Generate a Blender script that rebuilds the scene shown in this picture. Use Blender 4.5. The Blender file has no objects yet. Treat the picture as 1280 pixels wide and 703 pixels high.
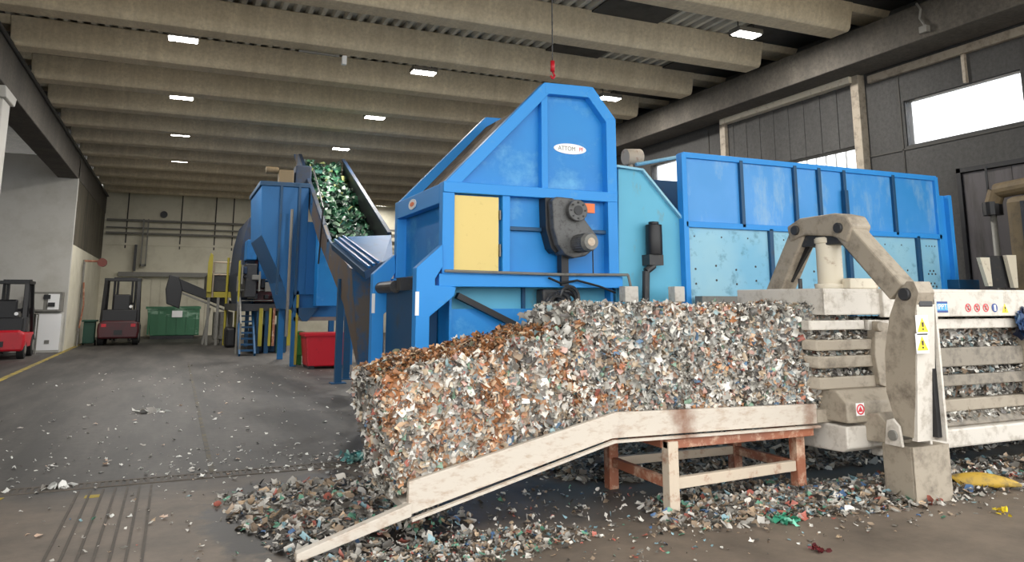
import bpy, math, random
import numpy as np
from mathutils import Vector, noise

random.seed(7)
rng = np.random.default_rng(7)
SC = bpy.context.scene
COL = SC.collection

# ------------------------------------------------------------------ camera
F_PX, PPX, PPY, CAM_H = 942.0, 640.0, 223.0, 1.7
PITCH = math.atan2(378 - PPY, F_PX)
YAW = math.radians(23.8)
cam_d = bpy.data.cameras.new('camera')
cam = bpy.data.objects.new('camera', cam_d)
COL.objects.link(cam)
cam.location = (0, 0, CAM_H)
cam.rotation_euler = (math.pi / 2 + PITCH, 0, -YAW)
cam_d.sensor_width = 36
cam_d.lens = 36 * F_PX / 1280
cam_d.shift_y = (PPY - 351.5) / 1280
cam_d.clip_end = 300
SC.camera = cam

# ------------------------------------------------------------------ world, exposure
SC.view_settings.view_transform = 'Standard'
SC.view_settings.look = 'None'
SC.view_settings.gamma = 1
SC.view_settings.use_curve_mapping = False
SC.view_settings.exposure = 1.6
world = bpy.data.worlds.new('world')
SC.world = world
world.use_nodes = True
bg = world.node_tree.nodes['Background']
bg.inputs[0].default_value = (0.97, 0.98, 0.97, 1)
bg.inputs[1].default_value = 1.15
LAMP_W = 44

# pixel of the photograph -> point on the plane axis = v
_fw = np.array([math.sin(YAW) * math.cos(PITCH), math.cos(YAW) * math.cos(PITCH), math.sin(PITCH)])
_rt = np.array([math.cos(YAW), -math.sin(YAW), 0])
_up = np.cross(_rt, _fw)


def at(x, y, ax, v):
    d = _fw * F_PX + _rt * (x - PPX) - _up * (y - PPY)
    i = 'xyz'.index(ax)
    c = np.array([0, 0, CAM_H])
    return tuple(float(q) for q in c + d * (v - c[i]) / d[i])


def yz(pts, X):
    return [(p[1], p[2]) for p in (at(a, b, 'x', X) for a, b in pts)]


def xz(pts, Y):
    return [(p[0], p[2]) for p in (at(a, b, 'y', Y) for a, b in pts)]


# ------------------------------------------------------------------ materials
def S(r, g, b):
    f = lambda c: (c / 255 / 12.92) if c / 255 <= 0.04045 else ((c / 255 + 0.055) / 1.055) ** 2.4
    return (f(r), f(g), f(b), 1)


def newmat(name):
    m = bpy.data.materials.new(name)
    m.use_nodes = True
    nt = m.node_tree
    return m, nt, nt.nodes['Principled BSDF']


def mixc(nt, fac, a, b):
    n = nt.nodes.new('ShaderNodeMix')
    n.data_type = 'RGBA'
    for s, v in ((n.inputs[0], fac), (n.inputs[6], a), (n.inputs[7], b)):
        if hasattr(v, 'is_output'):
            nt.links.new(v, s)
        else:
            s.default_value = v
    return n.outputs[2]


def noise_t(nt, scale, detail=4, rough=0.6, vec=None, stretch=None):
    n = nt.nodes.new('ShaderNodeTexNoise')
    n.inputs['Scale'].default_value = scale
    n.inputs['Detail'].default_value = detail
    n.inputs['Roughness'].default_value = rough
    tc = nt.nodes.new('ShaderNodeNewGeometry')
    src = tc.outputs['Position']
    if stretch:
        mp = nt.nodes.new('ShaderNodeMapping')
        mp.inputs['Scale'].default_value = stretch
        nt.links.new(src, mp.inputs[0])
        src = mp.outputs[0]
    nt.links.new(src, n.inputs['Vector'])
    return n.outputs['Fac']


def ramp(nt, fac, lo, hi):
    r = nt.nodes.new('ShaderNodeMapRange')
    r.inputs[1].default_value = lo
    r.inputs[2].default_value = hi
    nt.links.new(fac, r.inputs[0])
    return r.outputs[0]


def bump(nt, bs, fac, strength=0.3, dist=0.02):
    b = nt.nodes.new('ShaderNodeBump')
    b.inputs['Strength'].default_value = strength
    b.inputs['Distance'].default_value = dist
    nt.links.new(fac, b.inputs['Height'])
    nt.links.new(b.outputs[0], bs.inputs['Normal'])


def paint(name, col, dirt=None, lo=0.5, hi=0.75, scale=3.0, rough=0.5, metal=0.0, stretch=None, var=None, bmp=0.0):
    """paint with patches of dirt or wear, and a slow second tone"""
    m, nt, bs = newmat(name)
    c = col
    if var:
        c = mixc(nt, ramp(nt, noise_t(nt, 0.9, 3), 0.35, 0.65), c, var)
    if dirt:
        f = ramp(nt, noise_t(nt, scale, 8, 0.7, stretch=stretch), lo, hi)
        c = mixc(nt, f, c, dirt)
    if hasattr(c, 'is_output'):
        nt.links.new(c, bs.inputs['Base Color'])
    else:
        bs.inputs['Base Color'].default_value = c
    bs.inputs['Roughness'].default_value = rough
    bs.inputs['Metallic'].default_value = metal
    if bmp:
        bump(nt, bs, noise_t(nt, 18, 6), bmp)
    return m


def emit(name, col, s):
    m, nt, bs = newmat(name)
    bs.inputs['Base Color'].default_value = col
    bs.inputs['Emission Color'].default_value = col
    bs.inputs['Emission Strength'].default_value = s
    return m


M = {}
M['blue'] = paint('blue_paint', S(24, 134, 208), S(95, 170, 215), 0.52, 0.78, 1.8, 0.5, var=S(16, 118, 194))
M['blue_frame'] = paint('blue_frame_paint', S(40, 142, 220), S(95, 160, 205), 0.6, 0.85, 4, 0.55)
M['blue_bunker'] = paint('bunker_blue_paint', S(50, 140, 208), S(140, 180, 210), 0.5, 0.72, 2.4, 0.4, stretch=(1, 1, .35), var=S(70, 150, 220))
M['blue_pale'] = paint('worn_pale_blue_paint', S(120, 180, 210), S(70, 120, 145), 0.55, 0.75, 5, 0.55, var=S(150, 195, 212))
M['teal'] = paint('teal_paint', S(85, 165, 195), S(120, 125, 110), 0.58, 0.8, 5, 0.55, stretch=(1, 1, .4), var=S(95, 175, 205))
M['blue_dark'] = paint('dark_blue_paint', S(14, 70, 108), S(62, 62, 60), 0.55, 0.8, 3, 0.5)
M['blue_stain'] = paint('rust_stained_blue_paint', S(16, 76, 116), S(88, 74, 62), 0.4, 0.52, 1.3, 0.6, stretch=(1, 1, .7))
M['blue_tower'] = paint('tower_blue_paint', S(10, 98, 158), S(12, 60, 96), 0.55, 0.8, 1.5, 0.5, stretch=(1, 1, .3))
M['dusty'] = paint('dust_caked_steel', S(140, 132, 120), S(104, 98, 90), 0.45, 0.65, 9, 0.8)
M['white_metal'] = paint('off_white_machine_paint', S(203, 196, 186), S(140, 128, 112), 0.5, 0.75, 7, 0.5)
M['taupe'] = paint('dusty_beige_machine_paint', S(158, 147, 131), S(104, 94, 82), 0.48, 0.72, 6, 0.6, bmp=0.05)
M['cream'] = paint('cream_machine_paint', S(215, 205, 185), S(150, 120, 90), 0.56, 0.75, 8, 0.5)
M['chute'] = paint('scuffed_cream_steel', S(196, 186, 173), S(160, 134, 112), 0.5, 0.75, 9, 0.5, stretch=(.8, 1, 2))
M['rust'] = paint('rusty_primer_steel', S(158, 96, 68), S(205, 175, 150), 0.5, 0.66, 6, 0.7, var=S(140, 90, 70))
M['rust_pale'] = paint('worn_beige_rusty_steel', S(196, 180, 160), S(150, 100, 75), 0.55, 0.7, 6, 0.7)
M['rust_dark'] = paint('brown_rusted_sheet', S(110, 62, 56), S(80, 50, 45), 0.5, 0.7, 4, 0.8)
M['dark'] = paint('dark_grimy_metal', S(48, 48, 50), S(90, 82, 72), 0.55, 0.75, 10, 0.5)
M['black'] = paint('black_metal', S(22, 22, 26), S(50, 48, 46), 0.6, 0.8, 8, 0.45)
M['grey'] = paint('grey_steel', S(120, 118, 112), S(80, 76, 70), 0.55, 0.75, 6, 0.5)
M['motor'] = paint('grey_gearbox_casting', S(88, 88, 88), S(45, 42, 40), 0.5, 0.7, 14, 0.5)
M['yellow_panel'] = paint('pale_yellow_paint', S(225, 200, 125), S(200, 172, 100), 0.6, 0.8, 10, 0.6)
M['yellow'] = paint('yellow_paint', S(160, 148, 44), S(120, 110, 60), 0.6, 0.8, 6, 0.5)
M['orange'] = paint('orange_label', S(235, 120, 60))
M['red'] = paint('red_paint', S(185, 18, 36), S(110, 15, 25), 0.55, 0.8, 3, 0.4)
M['line_navy'] = paint('grimy_navy_paint', S(22, 44, 70), S(40, 38, 38), 0.45, 0.65, 3, 0.6)
M['dark_red'] = paint('dark_red_paint', S(70, 20, 26), S(50, 30, 32), 0.5, 0.75, 4, 0.4)
M['green'] = paint('green_paint', S(48, 104, 72), S(130, 165, 142), 0.56, 0.62, 1.4, 0.5, stretch=(.4, 1, 1.6))
M['dark_green'] = paint('dark_green_plastic', S(25, 70, 55), rough=0.5)
M['bright_green'] = paint('bright_green_plastic', S(60, 140, 60), rough=0.5)
M['white'] = paint('white_sticker', S(240, 240, 240), rough=0.4)
M['sky_sticker'] = paint('light_blue_sticker', S(70, 160, 220), rough=0.4)
M['navy'] = paint('navy_print', S(25, 60, 130), rough=0.4)
M['sign_red'] = paint('red_print', S(215, 60, 70), rough=0.4)
M['sign_yellow'] = paint('yellow_print', S(240, 205, 30), rough=0.4)
M['ink'] = paint('black_print', S(25, 25, 25), rough=0.4)
M['print_grey'] = paint('grey_print', S(140, 140, 130), rough=0.4)
M['tyre'] = paint('rubber', S(28, 28, 28), rough=0.85)
M['lamp_on'] = emit('lit_lamp', (1, 0.98, 0.94, 1), 9)
M['white_wall'] = paint('white_wall_paint', S(190, 188, 182), S(172, 169, 160), 0.45, 0.7, 0.8, 0.85)
M['cream_wall'] = paint('cream_wall_paint', S(214, 209, 190), S(192, 186, 166), 0.45, 0.7, 0.7, 0.85)
M['strip_dark'] = paint('dark_hanging_sheet', S(92, 86, 72), S(55, 52, 45), 0.45, 0.6, 1.2, 0.8, stretch=(1, 2, .2))
M['rubber_black'] = paint('black_rubber_belt', S(40, 40, 40), rough=0.8)
M['olive'] = paint('olive_brown_paint', S(108, 92, 66), S(80, 68, 50), 0.5, 0.7, 3, 0.7)
M['tub_yellow'] = paint('dirty_yellow_plastic', S(176, 142, 48), S(96, 84, 56), 0.5, 0.68, 9, 0.6)


def chute_mat():
    m = M['chute']; nt = m.node_tree; bs = nt.nodes['Principled BSDF']
    old = bs.inputs['Base Color'].links[0].from_socket
    g = nt.nodes.new('ShaderNodeNewGeometry'); sp = nt.nodes.new('ShaderNodeSeparateXYZ')
    nt.links.new(g.outputs['Position'], sp.inputs[0])
    nz = noise_t(nt, 7, 6, 0.7)
    c = old
    for x0, wd in ((3.97, .16), (5.38, .12), (3.34, .05)):
        a = nt.nodes.new('ShaderNodeMath'); a.operation = 'SUBTRACT'; a.inputs[1].default_value = x0
        nt.links.new(sp.outputs[0], a.inputs[0])
        b = nt.nodes.new('ShaderNodeMath'); b.operation = 'ABSOLUTE'; nt.links.new(a.outputs[0], b.inputs[0])
        k = nt.nodes.new('ShaderNodeMath'); k.operation = 'MULTIPLY_ADD'; k.inputs[1].default_value = -.28
        nt.links.new(nz, k.inputs[0]); nt.links.new(b.outputs[0], k.inputs[2])
        f = ramp(nt, k.outputs[0], wd - .14, wd - .3)
        c = mixc(nt, f, c, S(128, 92, 72))
    nt.links.new(c, bs.inputs['Base Color'])


chute_mat()


def concrete(name, a, b, scale=1.0, stretch=None, lines=None, rough=0.9, bmp=.15, grain=.72):
    m, nt, bs = newmat(name)
    c = mixc(nt, ramp(nt, noise_t(nt, 1.3 * scale, 8, 0.7, stretch=stretch), 0.3, 0.7), a, b)
    f2 = ramp(nt, noise_t(nt, 14, 5, 0.7), 0.4, 0.8)
    c = mixc(nt, f2, c, tuple(x * grain for x in b[:3]) + (1,))
    if lines:
        w = nt.nodes.new('ShaderNodeTexWave')
        w.bands_direction = lines[0]
        w.inputs['Scale'].default_value = lines[1]
        w.inputs['Distortion'].default_value = lines[2]
        w.inputs['Detail'].default_value = 2
        g = nt.nodes.new('ShaderNodeNewGeometry')
        nt.links.new(g.outputs['Position'], w.inputs['Vector'])
        c = mixc(nt, ramp(nt, w.outputs['Fac'], 0.75, 1.3), c, tuple(x * 0.6 for x in b[:3]) + (1,))
    nt.links.new(c, bs.inputs['Base Color'])
    bs.inputs['Roughness'].default_value = rough
    bump(nt, bs, noise_t(nt, 30, 6), bmp, 0.01)
    return m


M['beam'] = concrete('roof_beam_concrete', S(226, 212, 184), S(192, 178, 152), 1.2, stretch=(2.5, .3, .3), bmp=.03, grain=.85)
M['wall_concrete'] = concrete('grey_wall_panel_concrete', S(80, 79, 77), S(66, 65, 64), 0.6, stretch=(1, 1, .3))
M['edge_beam'] = concrete('edge_beam_concrete', S(104, 98, 89), S(76, 72, 67), 1.2, stretch=(1, 1, .3))
M['outdoor'] = concrete('yard_concrete', S(195, 188, 176), S(175, 168, 156), 1)  # yard out of view, its colour brightened to bounce light onto the ceiling


def floor_mat():
    m, nt, bs = newmat('hall_floor_concrete')
    base = mixc(nt, ramp(nt, noise_t(nt, 0.6, 7, 0.62, stretch=(2.2, 0.35, 1)), 0.42, 0.62), S(54, 52, 50), S(86, 82, 78))
    base = mixc(nt, ramp(nt, noise_t(nt, 9, 7, 0.75), 0.45, 0.8), base, S(48, 46, 43))
    # dusty, browner concrete near the hall mouth
    g = nt.nodes.new('ShaderNodeNewGeometry')
    sp = nt.nodes.new('ShaderNodeSeparateXYZ')
    nt.links.new(g.outputs['Position'], sp.inputs[0])
    ad = nt.nodes.new('ShaderNodeMath'); ad.operation = 'ADD'
    nt.links.new(sp.outputs[1], ad.inputs[0])
    n1 = nt.nodes.new('ShaderNodeMath'); n1.operation = 'MULTIPLY'; n1.inputs[1].default_value = 2.2
    nt.links.new(noise_t(nt, 0.8, 5), n1.inputs[0]); nt.links.new(n1.outputs[0], ad.inputs[1])
    near = ramp(nt, ad.outputs[0], 9.6, 8.6)
    dusty = mixc(nt, ramp(nt, noise_t(nt, 1.5, 8, 0.7), 0.4, 0.7), S(118, 105, 92), S(84, 75, 66))
    base = mixc(nt, near, base, dusty)
    # wet black stain round the foot of the ramp
    def blob(cx, cy, rx, ry, amp):
        mp = nt.nodes.new('ShaderNodeMapping')
        mp.vector_type = 'POINT'
        mp.inputs['Location'].default_value = (-cx / rx, -cy / ry, 0)
        mp.inputs['Scale'].default_value = (1 / rx, 1 / ry, 0)
        nt.links.new(g.outputs['Position'], mp.inputs[0])
        ln = nt.nodes.new('ShaderNodeVectorMath'); ln.operation = 'LENGTH'
        nt.links.new(mp.outputs[0], ln.inputs[0])
        a2 = nt.nodes.new('ShaderNodeMath'); a2.operation = 'MULTIPLY_ADD'
        a2.inputs[1].default_value = amp
        nt.links.new(noise_t(nt, 1.6, 6, 0.65), a2.inputs[0])
        nt.links.new(ln.outputs['Value'], a2.inputs[2])
        return ramp(nt, a2.outputs[0], 1.0 + amp / 2, 0.86 + amp / 2)
    w = blob(1.35, 6.6, 1.1, 1.5, 1.1)
    base = mixc(nt, w, base, S(30, 26, 24))
    u = blob(5.2, 6.1, 3.4, 1.0, 0.8)
    base = mixc(nt, u, base, S(80, 72, 65))
    nt.links.new(base, bs.inputs['Base Color'])
    rr = nt.nodes.new('ShaderNodeMapRange')
    rr.inputs[3].default_value = 0.62; rr.inputs[4].default_value = 0.5
    nt.links.new(w, rr.inputs[0]); nt.links.new(rr.outputs[0], bs.inputs['Roughness'])
    bump(nt, bs, noise_t(nt, 25, 6), 0.12, 0.01)
    return m


M['floor'] = floor_mat()


def scrap_mat(name, rough=0.45):
    m, nt, bs = newmat(name)
    a = nt.nodes.new('ShaderNodeAttribute')
    a.attribute_name = 'scrap_color'
    nt.links.new(a.outputs['Color'], bs.inputs['Base Color'])
    bs.inputs['Roughness'].default_value = rough
    return m


M['scrap'] = scrap_mat('mixed_plastic_scraps')


def waste_core(name, cols, scale=22):
    m, nt, bs = newmat(name)
    v = nt.nodes.new('ShaderNodeTexVoronoi')
    v.inputs['Scale'].default_value = scale
    g = nt.nodes.new('ShaderNodeNewGeometry')
    nt.links.new(g.outputs['Position'], v.inputs['Vector'])
    sp = nt.nodes.new('ShaderNodeSeparateColor')
    nt.links.new(v.outputs['Color'], sp.inputs[0])
    r = nt.nodes.new('ShaderNodeValToRGB')
    r.color_ramp.interpolation = 'CONSTANT'
    el = r.color_ramp.elements
    while len(el) < len(cols):
        el.new(0.5)
    for i, c in enumerate(cols):
        el[i].position = i / len(cols)
        el[i].color = c
    nt.links.new(sp.outputs[0], r.inputs[0])
    nt.links.new(r.outputs[0], bs.inputs['Base Color'])
    bs.inputs['Roughness'].default_value = 0.7
    bump(nt, bs, v.outputs['Distance'], 0.7, 0.03)
    return m


# ------------------------------------------------------------------ mesh builder
WL = {}


def wl(o):
    return WL.get(o.name, Vector((0, 0, 0)))


class MB:
    def __init__(self):
        self.v, self.f = [], []

    def box(self, x0, x1, y0, y1, z0, z1):
        n = len(self.v)
        self.v += [(x, y, z) for z in (z0, z1) for (x, y) in ((x0, y0), (x1, y0), (x1, y1), (x0, y1))]
        self.f += [tuple(n + i for i in q) for q in ((3, 2, 1, 0), (4, 5, 6, 7), (0, 1, 5, 4), (1, 2, 6, 5), (2, 3, 7, 6), (3, 0, 4, 7))]
        return self

    def prism(self, pts, vec):
        """closed polygon of 3-D points pushed along vec"""
        n, k = len(self.v), len(pts)
        vec = Vector(vec)
        self.v += [tuple(p) for p in pts] + [tuple(Vector(p) + vec) for p in pts]
        self.f += [tuple(range(n + k - 1, n - 1, -1)), tuple(range(n + k, n + 2 * k))]
        self.f += [(n + i, n + (i + 1) % k, n + k + (i + 1) % k, n + k + i) for i in range(k)]
        return self

    def pxz(self, pts, y0, y1):
        return self.prism([(a, y0, b) for a, b in pts], (0, y1 - y0, 0))

    def pyz(self, pts, x0, x1):
        return self.prism([(x0, a, b) for a, b in pts], (x1 - x0, 0, 0))

    def cyl(self, p0, p1, r, n=16, r1=None):
        p0, p1 = Vector(p0), Vector(p1)
        d = (p1 - p0).normalized()
        u = d.orthogonal().normalized()
        w = d.cross(u)
        r1 = r if r1 is None else r1
        k = len(self.v)
        for p, rr in ((p0, r), (p1, r1)):
            for i in range(n):
                a = 2 * math.pi * i / n
                self.v.append(tuple(p + (u * math.cos(a) + w * math.sin(a)) * rr))
        self.f += [(k + i, k + (i + 1) % n, k + n + (i + 1) % n, k + n + i) for i in range(n)]
        self.f += [tuple(range(k + n - 1, k - 1, -1)), tuple(range(k + n, k + 2 * n))]
        return self

    def tube(self, path, r, n=8):
        for a, b in zip(path[:-1], path[1:]):
            self.cyl(a, b, r, n)
        return self

    def bar(self, p0, p1, w, h, up=(0, 0, 1)):
        p0, p1 = Vector(p0), Vector(p1)
        d = (p1 - p0).normalized()
        up = Vector(up)
        s = d.cross(up)
        if s.length < 1e-4:
            s = d.cross(Vector((0, 1, 0)))
        s.normalize()
        t = s.cross(d)
        q = [p0 + s * a * w / 2 + t * b * h / 2 for a, b in ((-1, -1), (1, -1), (1, 1), (-1, 1))]
        return self.prism(q, p1 - p0)

    def build(self, name, mat, parent=None, bevel=0.0, smooth=False):
        vs = self.v
        off = Vector((0, 0, 0))
        if parent is None:
            xs, ys, zs = zip(*vs)
            off = Vector(((min(xs) + max(xs)) / 2, (min(ys) + max(ys)) / 2, min(zs)))
            vs = [tuple(Vector(p) - off) for p in vs]
        me = bpy.data.meshes.new(name)
        me.from_pydata(vs, [], self.f)
        me.update()
        import bmesh
        b = bmesh.new(); b.from_mesh(me)
        bmesh.ops.recalc_face_normals(b, faces=b.faces)
        b.to_mesh(me); b.free()
        me.materials.append(M[mat] if isinstance(mat, str) else mat)
        o = bpy.data.objects.new(name, me)
        COL.objects.link(o)
        if parent is not None:
            o.parent = parent
            o.location = -wl(parent)
            WL[o.name] = Vector((0, 0, 0))
        else:
            o.location = off
            WL[o.name] = off
        if bevel:
            md = o.modifiers.new('bevel', 'BEVEL')
            md.width = bevel; md.segments = 2; md.limit_method = 'ANGLE'
        if smooth:
            for p in me.polygons:
                p.use_smooth = len(p.vertices) == 4
        return o


def tag(o, label=None, cat=None, group=None, kind=None):
    if label: o['label'] = label
    if cat: o['category'] = cat
    if group: o['group'] = group
    if kind: o['kind'] = kind
    return o


def thing(name, loc, label, cat, group=None):
    o = bpy.data.objects.new(name, None)
    COL.objects.link(o)
    o.location = loc
    o.empty_display_size = 0.2
    WL[o.name] = Vector(loc)
    return tag(o, label, cat, group)


def struct(mb, name, mat, bevel=0, label=None):
    return tag(mb.build(name, mat, None, bevel), label, kind='structure')


def dup(root, loc, label=None):
    r = root.copy(); COL.objects.link(r); r.location = loc
    if label: r['label'] = label
    for ch in list(root.children):
        c = ch.copy(); COL.objects.link(c); c.parent = r
        for g in list(ch.children):
            d = g.copy(); COL.objects.link(d); d.parent = c
    return r


def text_mesh(name, body, mat, parent, loc, rot, size, xs=1.0):
    cu = bpy.data.curves.new(name, 'FONT')
    cu.body = body; cu.size = size; cu.align_x = 'CENTER'; cu.align_y = 'CENTER'; cu.extrude = 0.001
    t = bpy.data.objects.new(name + '_tmp', cu)
    COL.objects.link(t)
    bpy.context.view_layer.update()
    me = bpy.data.meshes.new_from_object(t.evaluated_get(bpy.context.evaluated_depsgraph_get()))
    bpy.data.objects.remove(t)
    me.materials.clear(); me.materials.append(M[mat])
    o = bpy.data.objects.new(name, me)
    COL.objects.link(o)
    o.parent = parent
    o.location = Vector(loc) - wl(parent)
    o.rotation_euler = rot
    o.scale = (xs, 1, 1)
    return o


# ------------------------------------------------------------------ scraps of waste
def pal(*cols):
    w = np.array([c[3] for c in cols], float)
    return np.array([S(*c[:3])[:3] for c in cols]), w / w.sum()


P_ORANGE = pal((192, 140, 100, 4), (168, 114, 76, 3), (212, 180, 150, 4), (142, 102, 74, 2), (222, 210, 194, 3), (122, 98, 80, 1.5), (190, 130, 108, 1), (235, 230, 222, 1.5), (165, 160, 152, 2))
P_GREY = pal((200, 196, 190, 4), (168, 164, 158, 4), (230, 228, 224, 3.5), (134, 130, 124, 2.5), (92, 88, 84, 1.2), (142, 166, 172, .8), (130, 160, 140, .8), (196, 160, 150, 1.2), (190, 172, 150, 3), (94, 122, 152, .35), (160, 96, 84, .5))
P_DARKGREY = pal((158, 156, 150, 3), (124, 120, 116, 3), (200, 198, 193, 2.5), (82, 78, 76, 2), (228, 226, 220, 1.4), (124, 142, 148, .6), (152, 134, 116, 1.6))
P_GREEN = pal((40, 92, 66, 4), (74, 124, 92, 3), (120, 150, 126, 1.6), (18, 46, 36, 5), (170, 182, 172, .8), (50, 100, 92, 1), (140, 148, 96, .5))
P_LITTER = pal((206, 202, 196, 3.5), (166, 162, 156, 3.5), (124, 120, 114, 3), (150, 132, 114, 3), (80, 76, 72, 2.5), (124, 154, 164, 1), (104, 156, 134, .8), (172, 100, 88, .7), (188, 164, 138, 1.4), (80, 110, 150, .4))
P_WHITE = pal((225, 225, 222, 4), (190, 190, 188, 3), (160, 155, 150, 2), (210, 180, 160, .5))


def scrap_mesh(name, P, N, size, colors, parent=None, tilt=0.7, aspect=0.6, fold=0.5, mat='scrap'):
    n = len(P)
    P = np.asarray(P, float); N = np.asarray(N, float)
    N = N + rng.normal(0, tilt, (n, 3)); N /= np.linalg.norm(N, axis=1)[:, None]
    A = rng.normal(0, 1, (n, 3)); U = np.cross(N, A); U /= np.linalg.norm(U, axis=1)[:, None]
    V = np.cross(N, U)
    s = np.asarray(size)[:, None] * np.ones((n, 1))
    asp = rng.uniform(aspect * 0.5, 1.0, (n, 1))
    g = [(u, v) for v in (-1, 0, 1) for u in (-1, 0, 1)]
    k1 = rng.uniform(-fold, fold, (n, 1)); k2 = rng.uniform(-fold, fold, (n, 1))
    vs = np.zeros((n, 9, 3))
    for i, (u, v) in enumerate(g):
        ju = u + rng.normal(0, .22, (n, 1)); jv = v + rng.normal(0, .22, (n, 1))
        h = k1 * abs(u) + k2 * abs(v) + rng.normal(0, .16, (n, 1))
        vs[:, i] = P + U * s * ju + V * s * asp * jv + N * s * h
    faces = np.array([[0, 1, 4, 3], [1, 2, 5, 4], [3, 4, 7, 6], [4, 5, 8, 7]])
    fi = (faces[None] + (np.arange(n) * 9)[:, None, None]).reshape(-1, 4)
    v = vs.reshape(-1, 3)
    off = Vector((0, 0, 0))
    if parent is None:
        mn, mx = v.min(0), v.max(0)
        off = Vector(((mn[0] + mx[0]) / 2, (mn[1] + mx[1]) / 2, mn[2]))
        v = v - np.array(off)
    me = bpy.data.meshes.new(name)
    me.vertices.add(len(v)); me.vertices.foreach_set('co', v.ravel().astype(np.float32))
    me.loops.add(fi.size); me.loops.foreach_set('vertex_index', fi.ravel().astype(np.int32))
    me.polygons.add(len(fi)); me.polygons.foreach_set('loop_start', np.arange(0, fi.size, 4, dtype=np.int32))
    me.update(calc_edges=True)
    ca = me.color_attributes.new('scrap_color', 'FLOAT_COLOR', 'POINT')
    c = np.ones((n, 9, 4), np.float32); c[:, :, :3] = colors[:, None, :]
    ca.data.foreach_set('color', c.ravel())
    me.materials.append(M[mat])
    o = bpy.data.objects.new(name, me); COL.objects.link(o)
    if parent is not None:
        o.parent = parent; o.location = -wl(parent)
    else:
        o.location = off
    o['kind'] = 'stuff'
    return o


def pick(palette, n, jitter=0.12):
    c, w = palette
    out = c[rng.choice(len(c), n, p=w)]
    out = out * np.array([1.02, 1.0, .96])
    return np.clip(out * rng.uniform(1 - jitter * 2, 1 + jitter, (n, 1)), 0, 1)


def lf(p, s, off=0.0):
    return noise.noise(Vector((p[0] * s + off, p[1] * s, p[2] * s)))


def in_ellipses(els):
    out = []
    for (cx, cy, rx, ry, n, h) in els:
        r = np.sqrt(rng.uniform(0, 1, n)) ** 1.15
        a = rng.uniform(0, 2 * math.pi, n)
        x, y = cx + rx * r * np.cos(a), cy + ry * r * np.sin(a)
        z = h * np.clip(1 - r ** 2, 0, 1) * rng.uniform(0.5, 1, n) + 0.006
        out.append(np.stack([x, y, z], 1))
    return np.concatenate(out)


# ================================================================== SETTING
struct(MB().box(-14, 16, -1.5, 47, -0.3, 0), 'floor', 'floor')
struct(MB().box(-40, 45, -40, -1.5, -0.3, -0.01), 'ground_outside', 'outdoor')
struct(MB().box(16, 60, -1.5, 47, -0.3, -0.01), 'ground_outside', 'outdoor')

# corrugated roof deck
d = MB()
x = -3.6
prof = []
while x < 13.2:
    prof += [(x, 7.60), (x + .09, 7.60), (x + .13, 7.69), (x + .22, 7.69)]
    x += .26
top = [(a, b + .02) for a, b in prof]
n0 = len(prof)
for yy in (1.0, 43.2):
    d.v += [(a, yy, b) for a, b in prof]
d.f = [(i, i + 1, n0 + i + 1, n0 + i) for i in range(n0 - 1)]
M['deck'] = paint('corrugated_roof_sheet', S(205, 200, 186), S(150, 145, 134), 0.5, 0.7, 2, 0.6, stretch=(1, .2, 1))
struct(d, 'ceiling', 'deck')
struct(MB().box(-14, 13.6, 1.0, 43.2, 7.8, 8.6), 'roof_slab', 'edge_beam')
# darker insulated panels laid between some beams
M['deck_dark'] = paint('dark_roof_panel', S(70, 68, 64), S(50, 48, 46), 0.5, 0.7, 2, 0.8)
for (xa, xb, ya, yb) in ((7.4, 9.0, 10.9, 13.0), (7.6, 9.0, 13.5, 15.4), (10.9, 13, 8.4, 43), (-3.5, -1.9, 18.5, 43)):
    struct(MB().box(xa, xb, ya, yb, 7.55, 7.59), 'ceiling_panel', 'deck_dark')

beam_y = [5.8 + 2.53 * k for k in range(15)]
for Yb in beam_y:
    b = MB()
    prof = [(Yb - .48, 7.0), (Yb - .04, 7.0), (Yb, 7.04), (Yb + .06, 7.6), (Yb - .66, 7.6), (Yb - .54, 7.06)]
    b.pyz(prof, -3.5, 11.88)
    # dapped ends bearing on the edge beams
    e = [(a, max(zz, 7.42)) for a, zz in prof]
    b.pyz(e, 11.88, 12.95)
    b.pyz(e, -4.1, -3.5)
    struct(b, 'roof_beam', 'beam', .02)

# right: edge beam, wall with windows and the half-raised door
struct(MB().box(12.1, 12.95, 1, 43.2, 6.42, 7.1).box(12.55, 12.95, 1, 43.2, 7.1, 7.3), 'edge_beam', 'edge_beam', .02)
struct(MB().box(12.93, 13.0, 4.2, 43, 7.3, 7.8), 'wall_right_upper', 'wall_concrete')
holes = [(7.88, 10.18, 4.74, 5.65), (11.25, 15.3, 0, 4.96), (17.3, 19.0, 4.9, 5.8)]
WX = 13.0
w = MB()


def wall_grid(mb, x0, x1, ys, zs, holes):
    for a, b in zip(ys[:-1], ys[1:]):
        for c, dd in zip(zs[:-1], zs[1:]):
            my, mz = (a + b) / 2, (c + dd) / 2
            if any(h[0] < my < h[1] and h[2] < mz < h[3] for h in holes):
                continue
            mb.box(x0, x1, a, b, c, dd)


ys = [4.2, 7.88, 10.18, 11.25, 15.3, 17.3, 19.0, 43.2]
zs = [0, 4.74, 4.9, 4.96, 5.65, 5.8, 8.4]
wall_grid(w, WX, WX + .25, ys, zs, holes)
struct(w, 'wall_right', 'wall_concrete')
# vertical joints and battens of the wall panels
for yv, za, zb in ((10.25, 0, 6.4), (7.75, 3.9, 6.4), (16.2, 0, 6.4), (5.4, 0, 6.4), (22, 0, 6.4), (27, 0, 6.4)):
    struct(MB().box(WX - .02, WX, yv - .015, yv + .015, za, zb), 'wall_joint', 'deck_dark')
struct(MB().box(WX - .02, WX, 7.75, 11.2, 4.66, 4.69), 'wall_joint', 'deck_dark')
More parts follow.
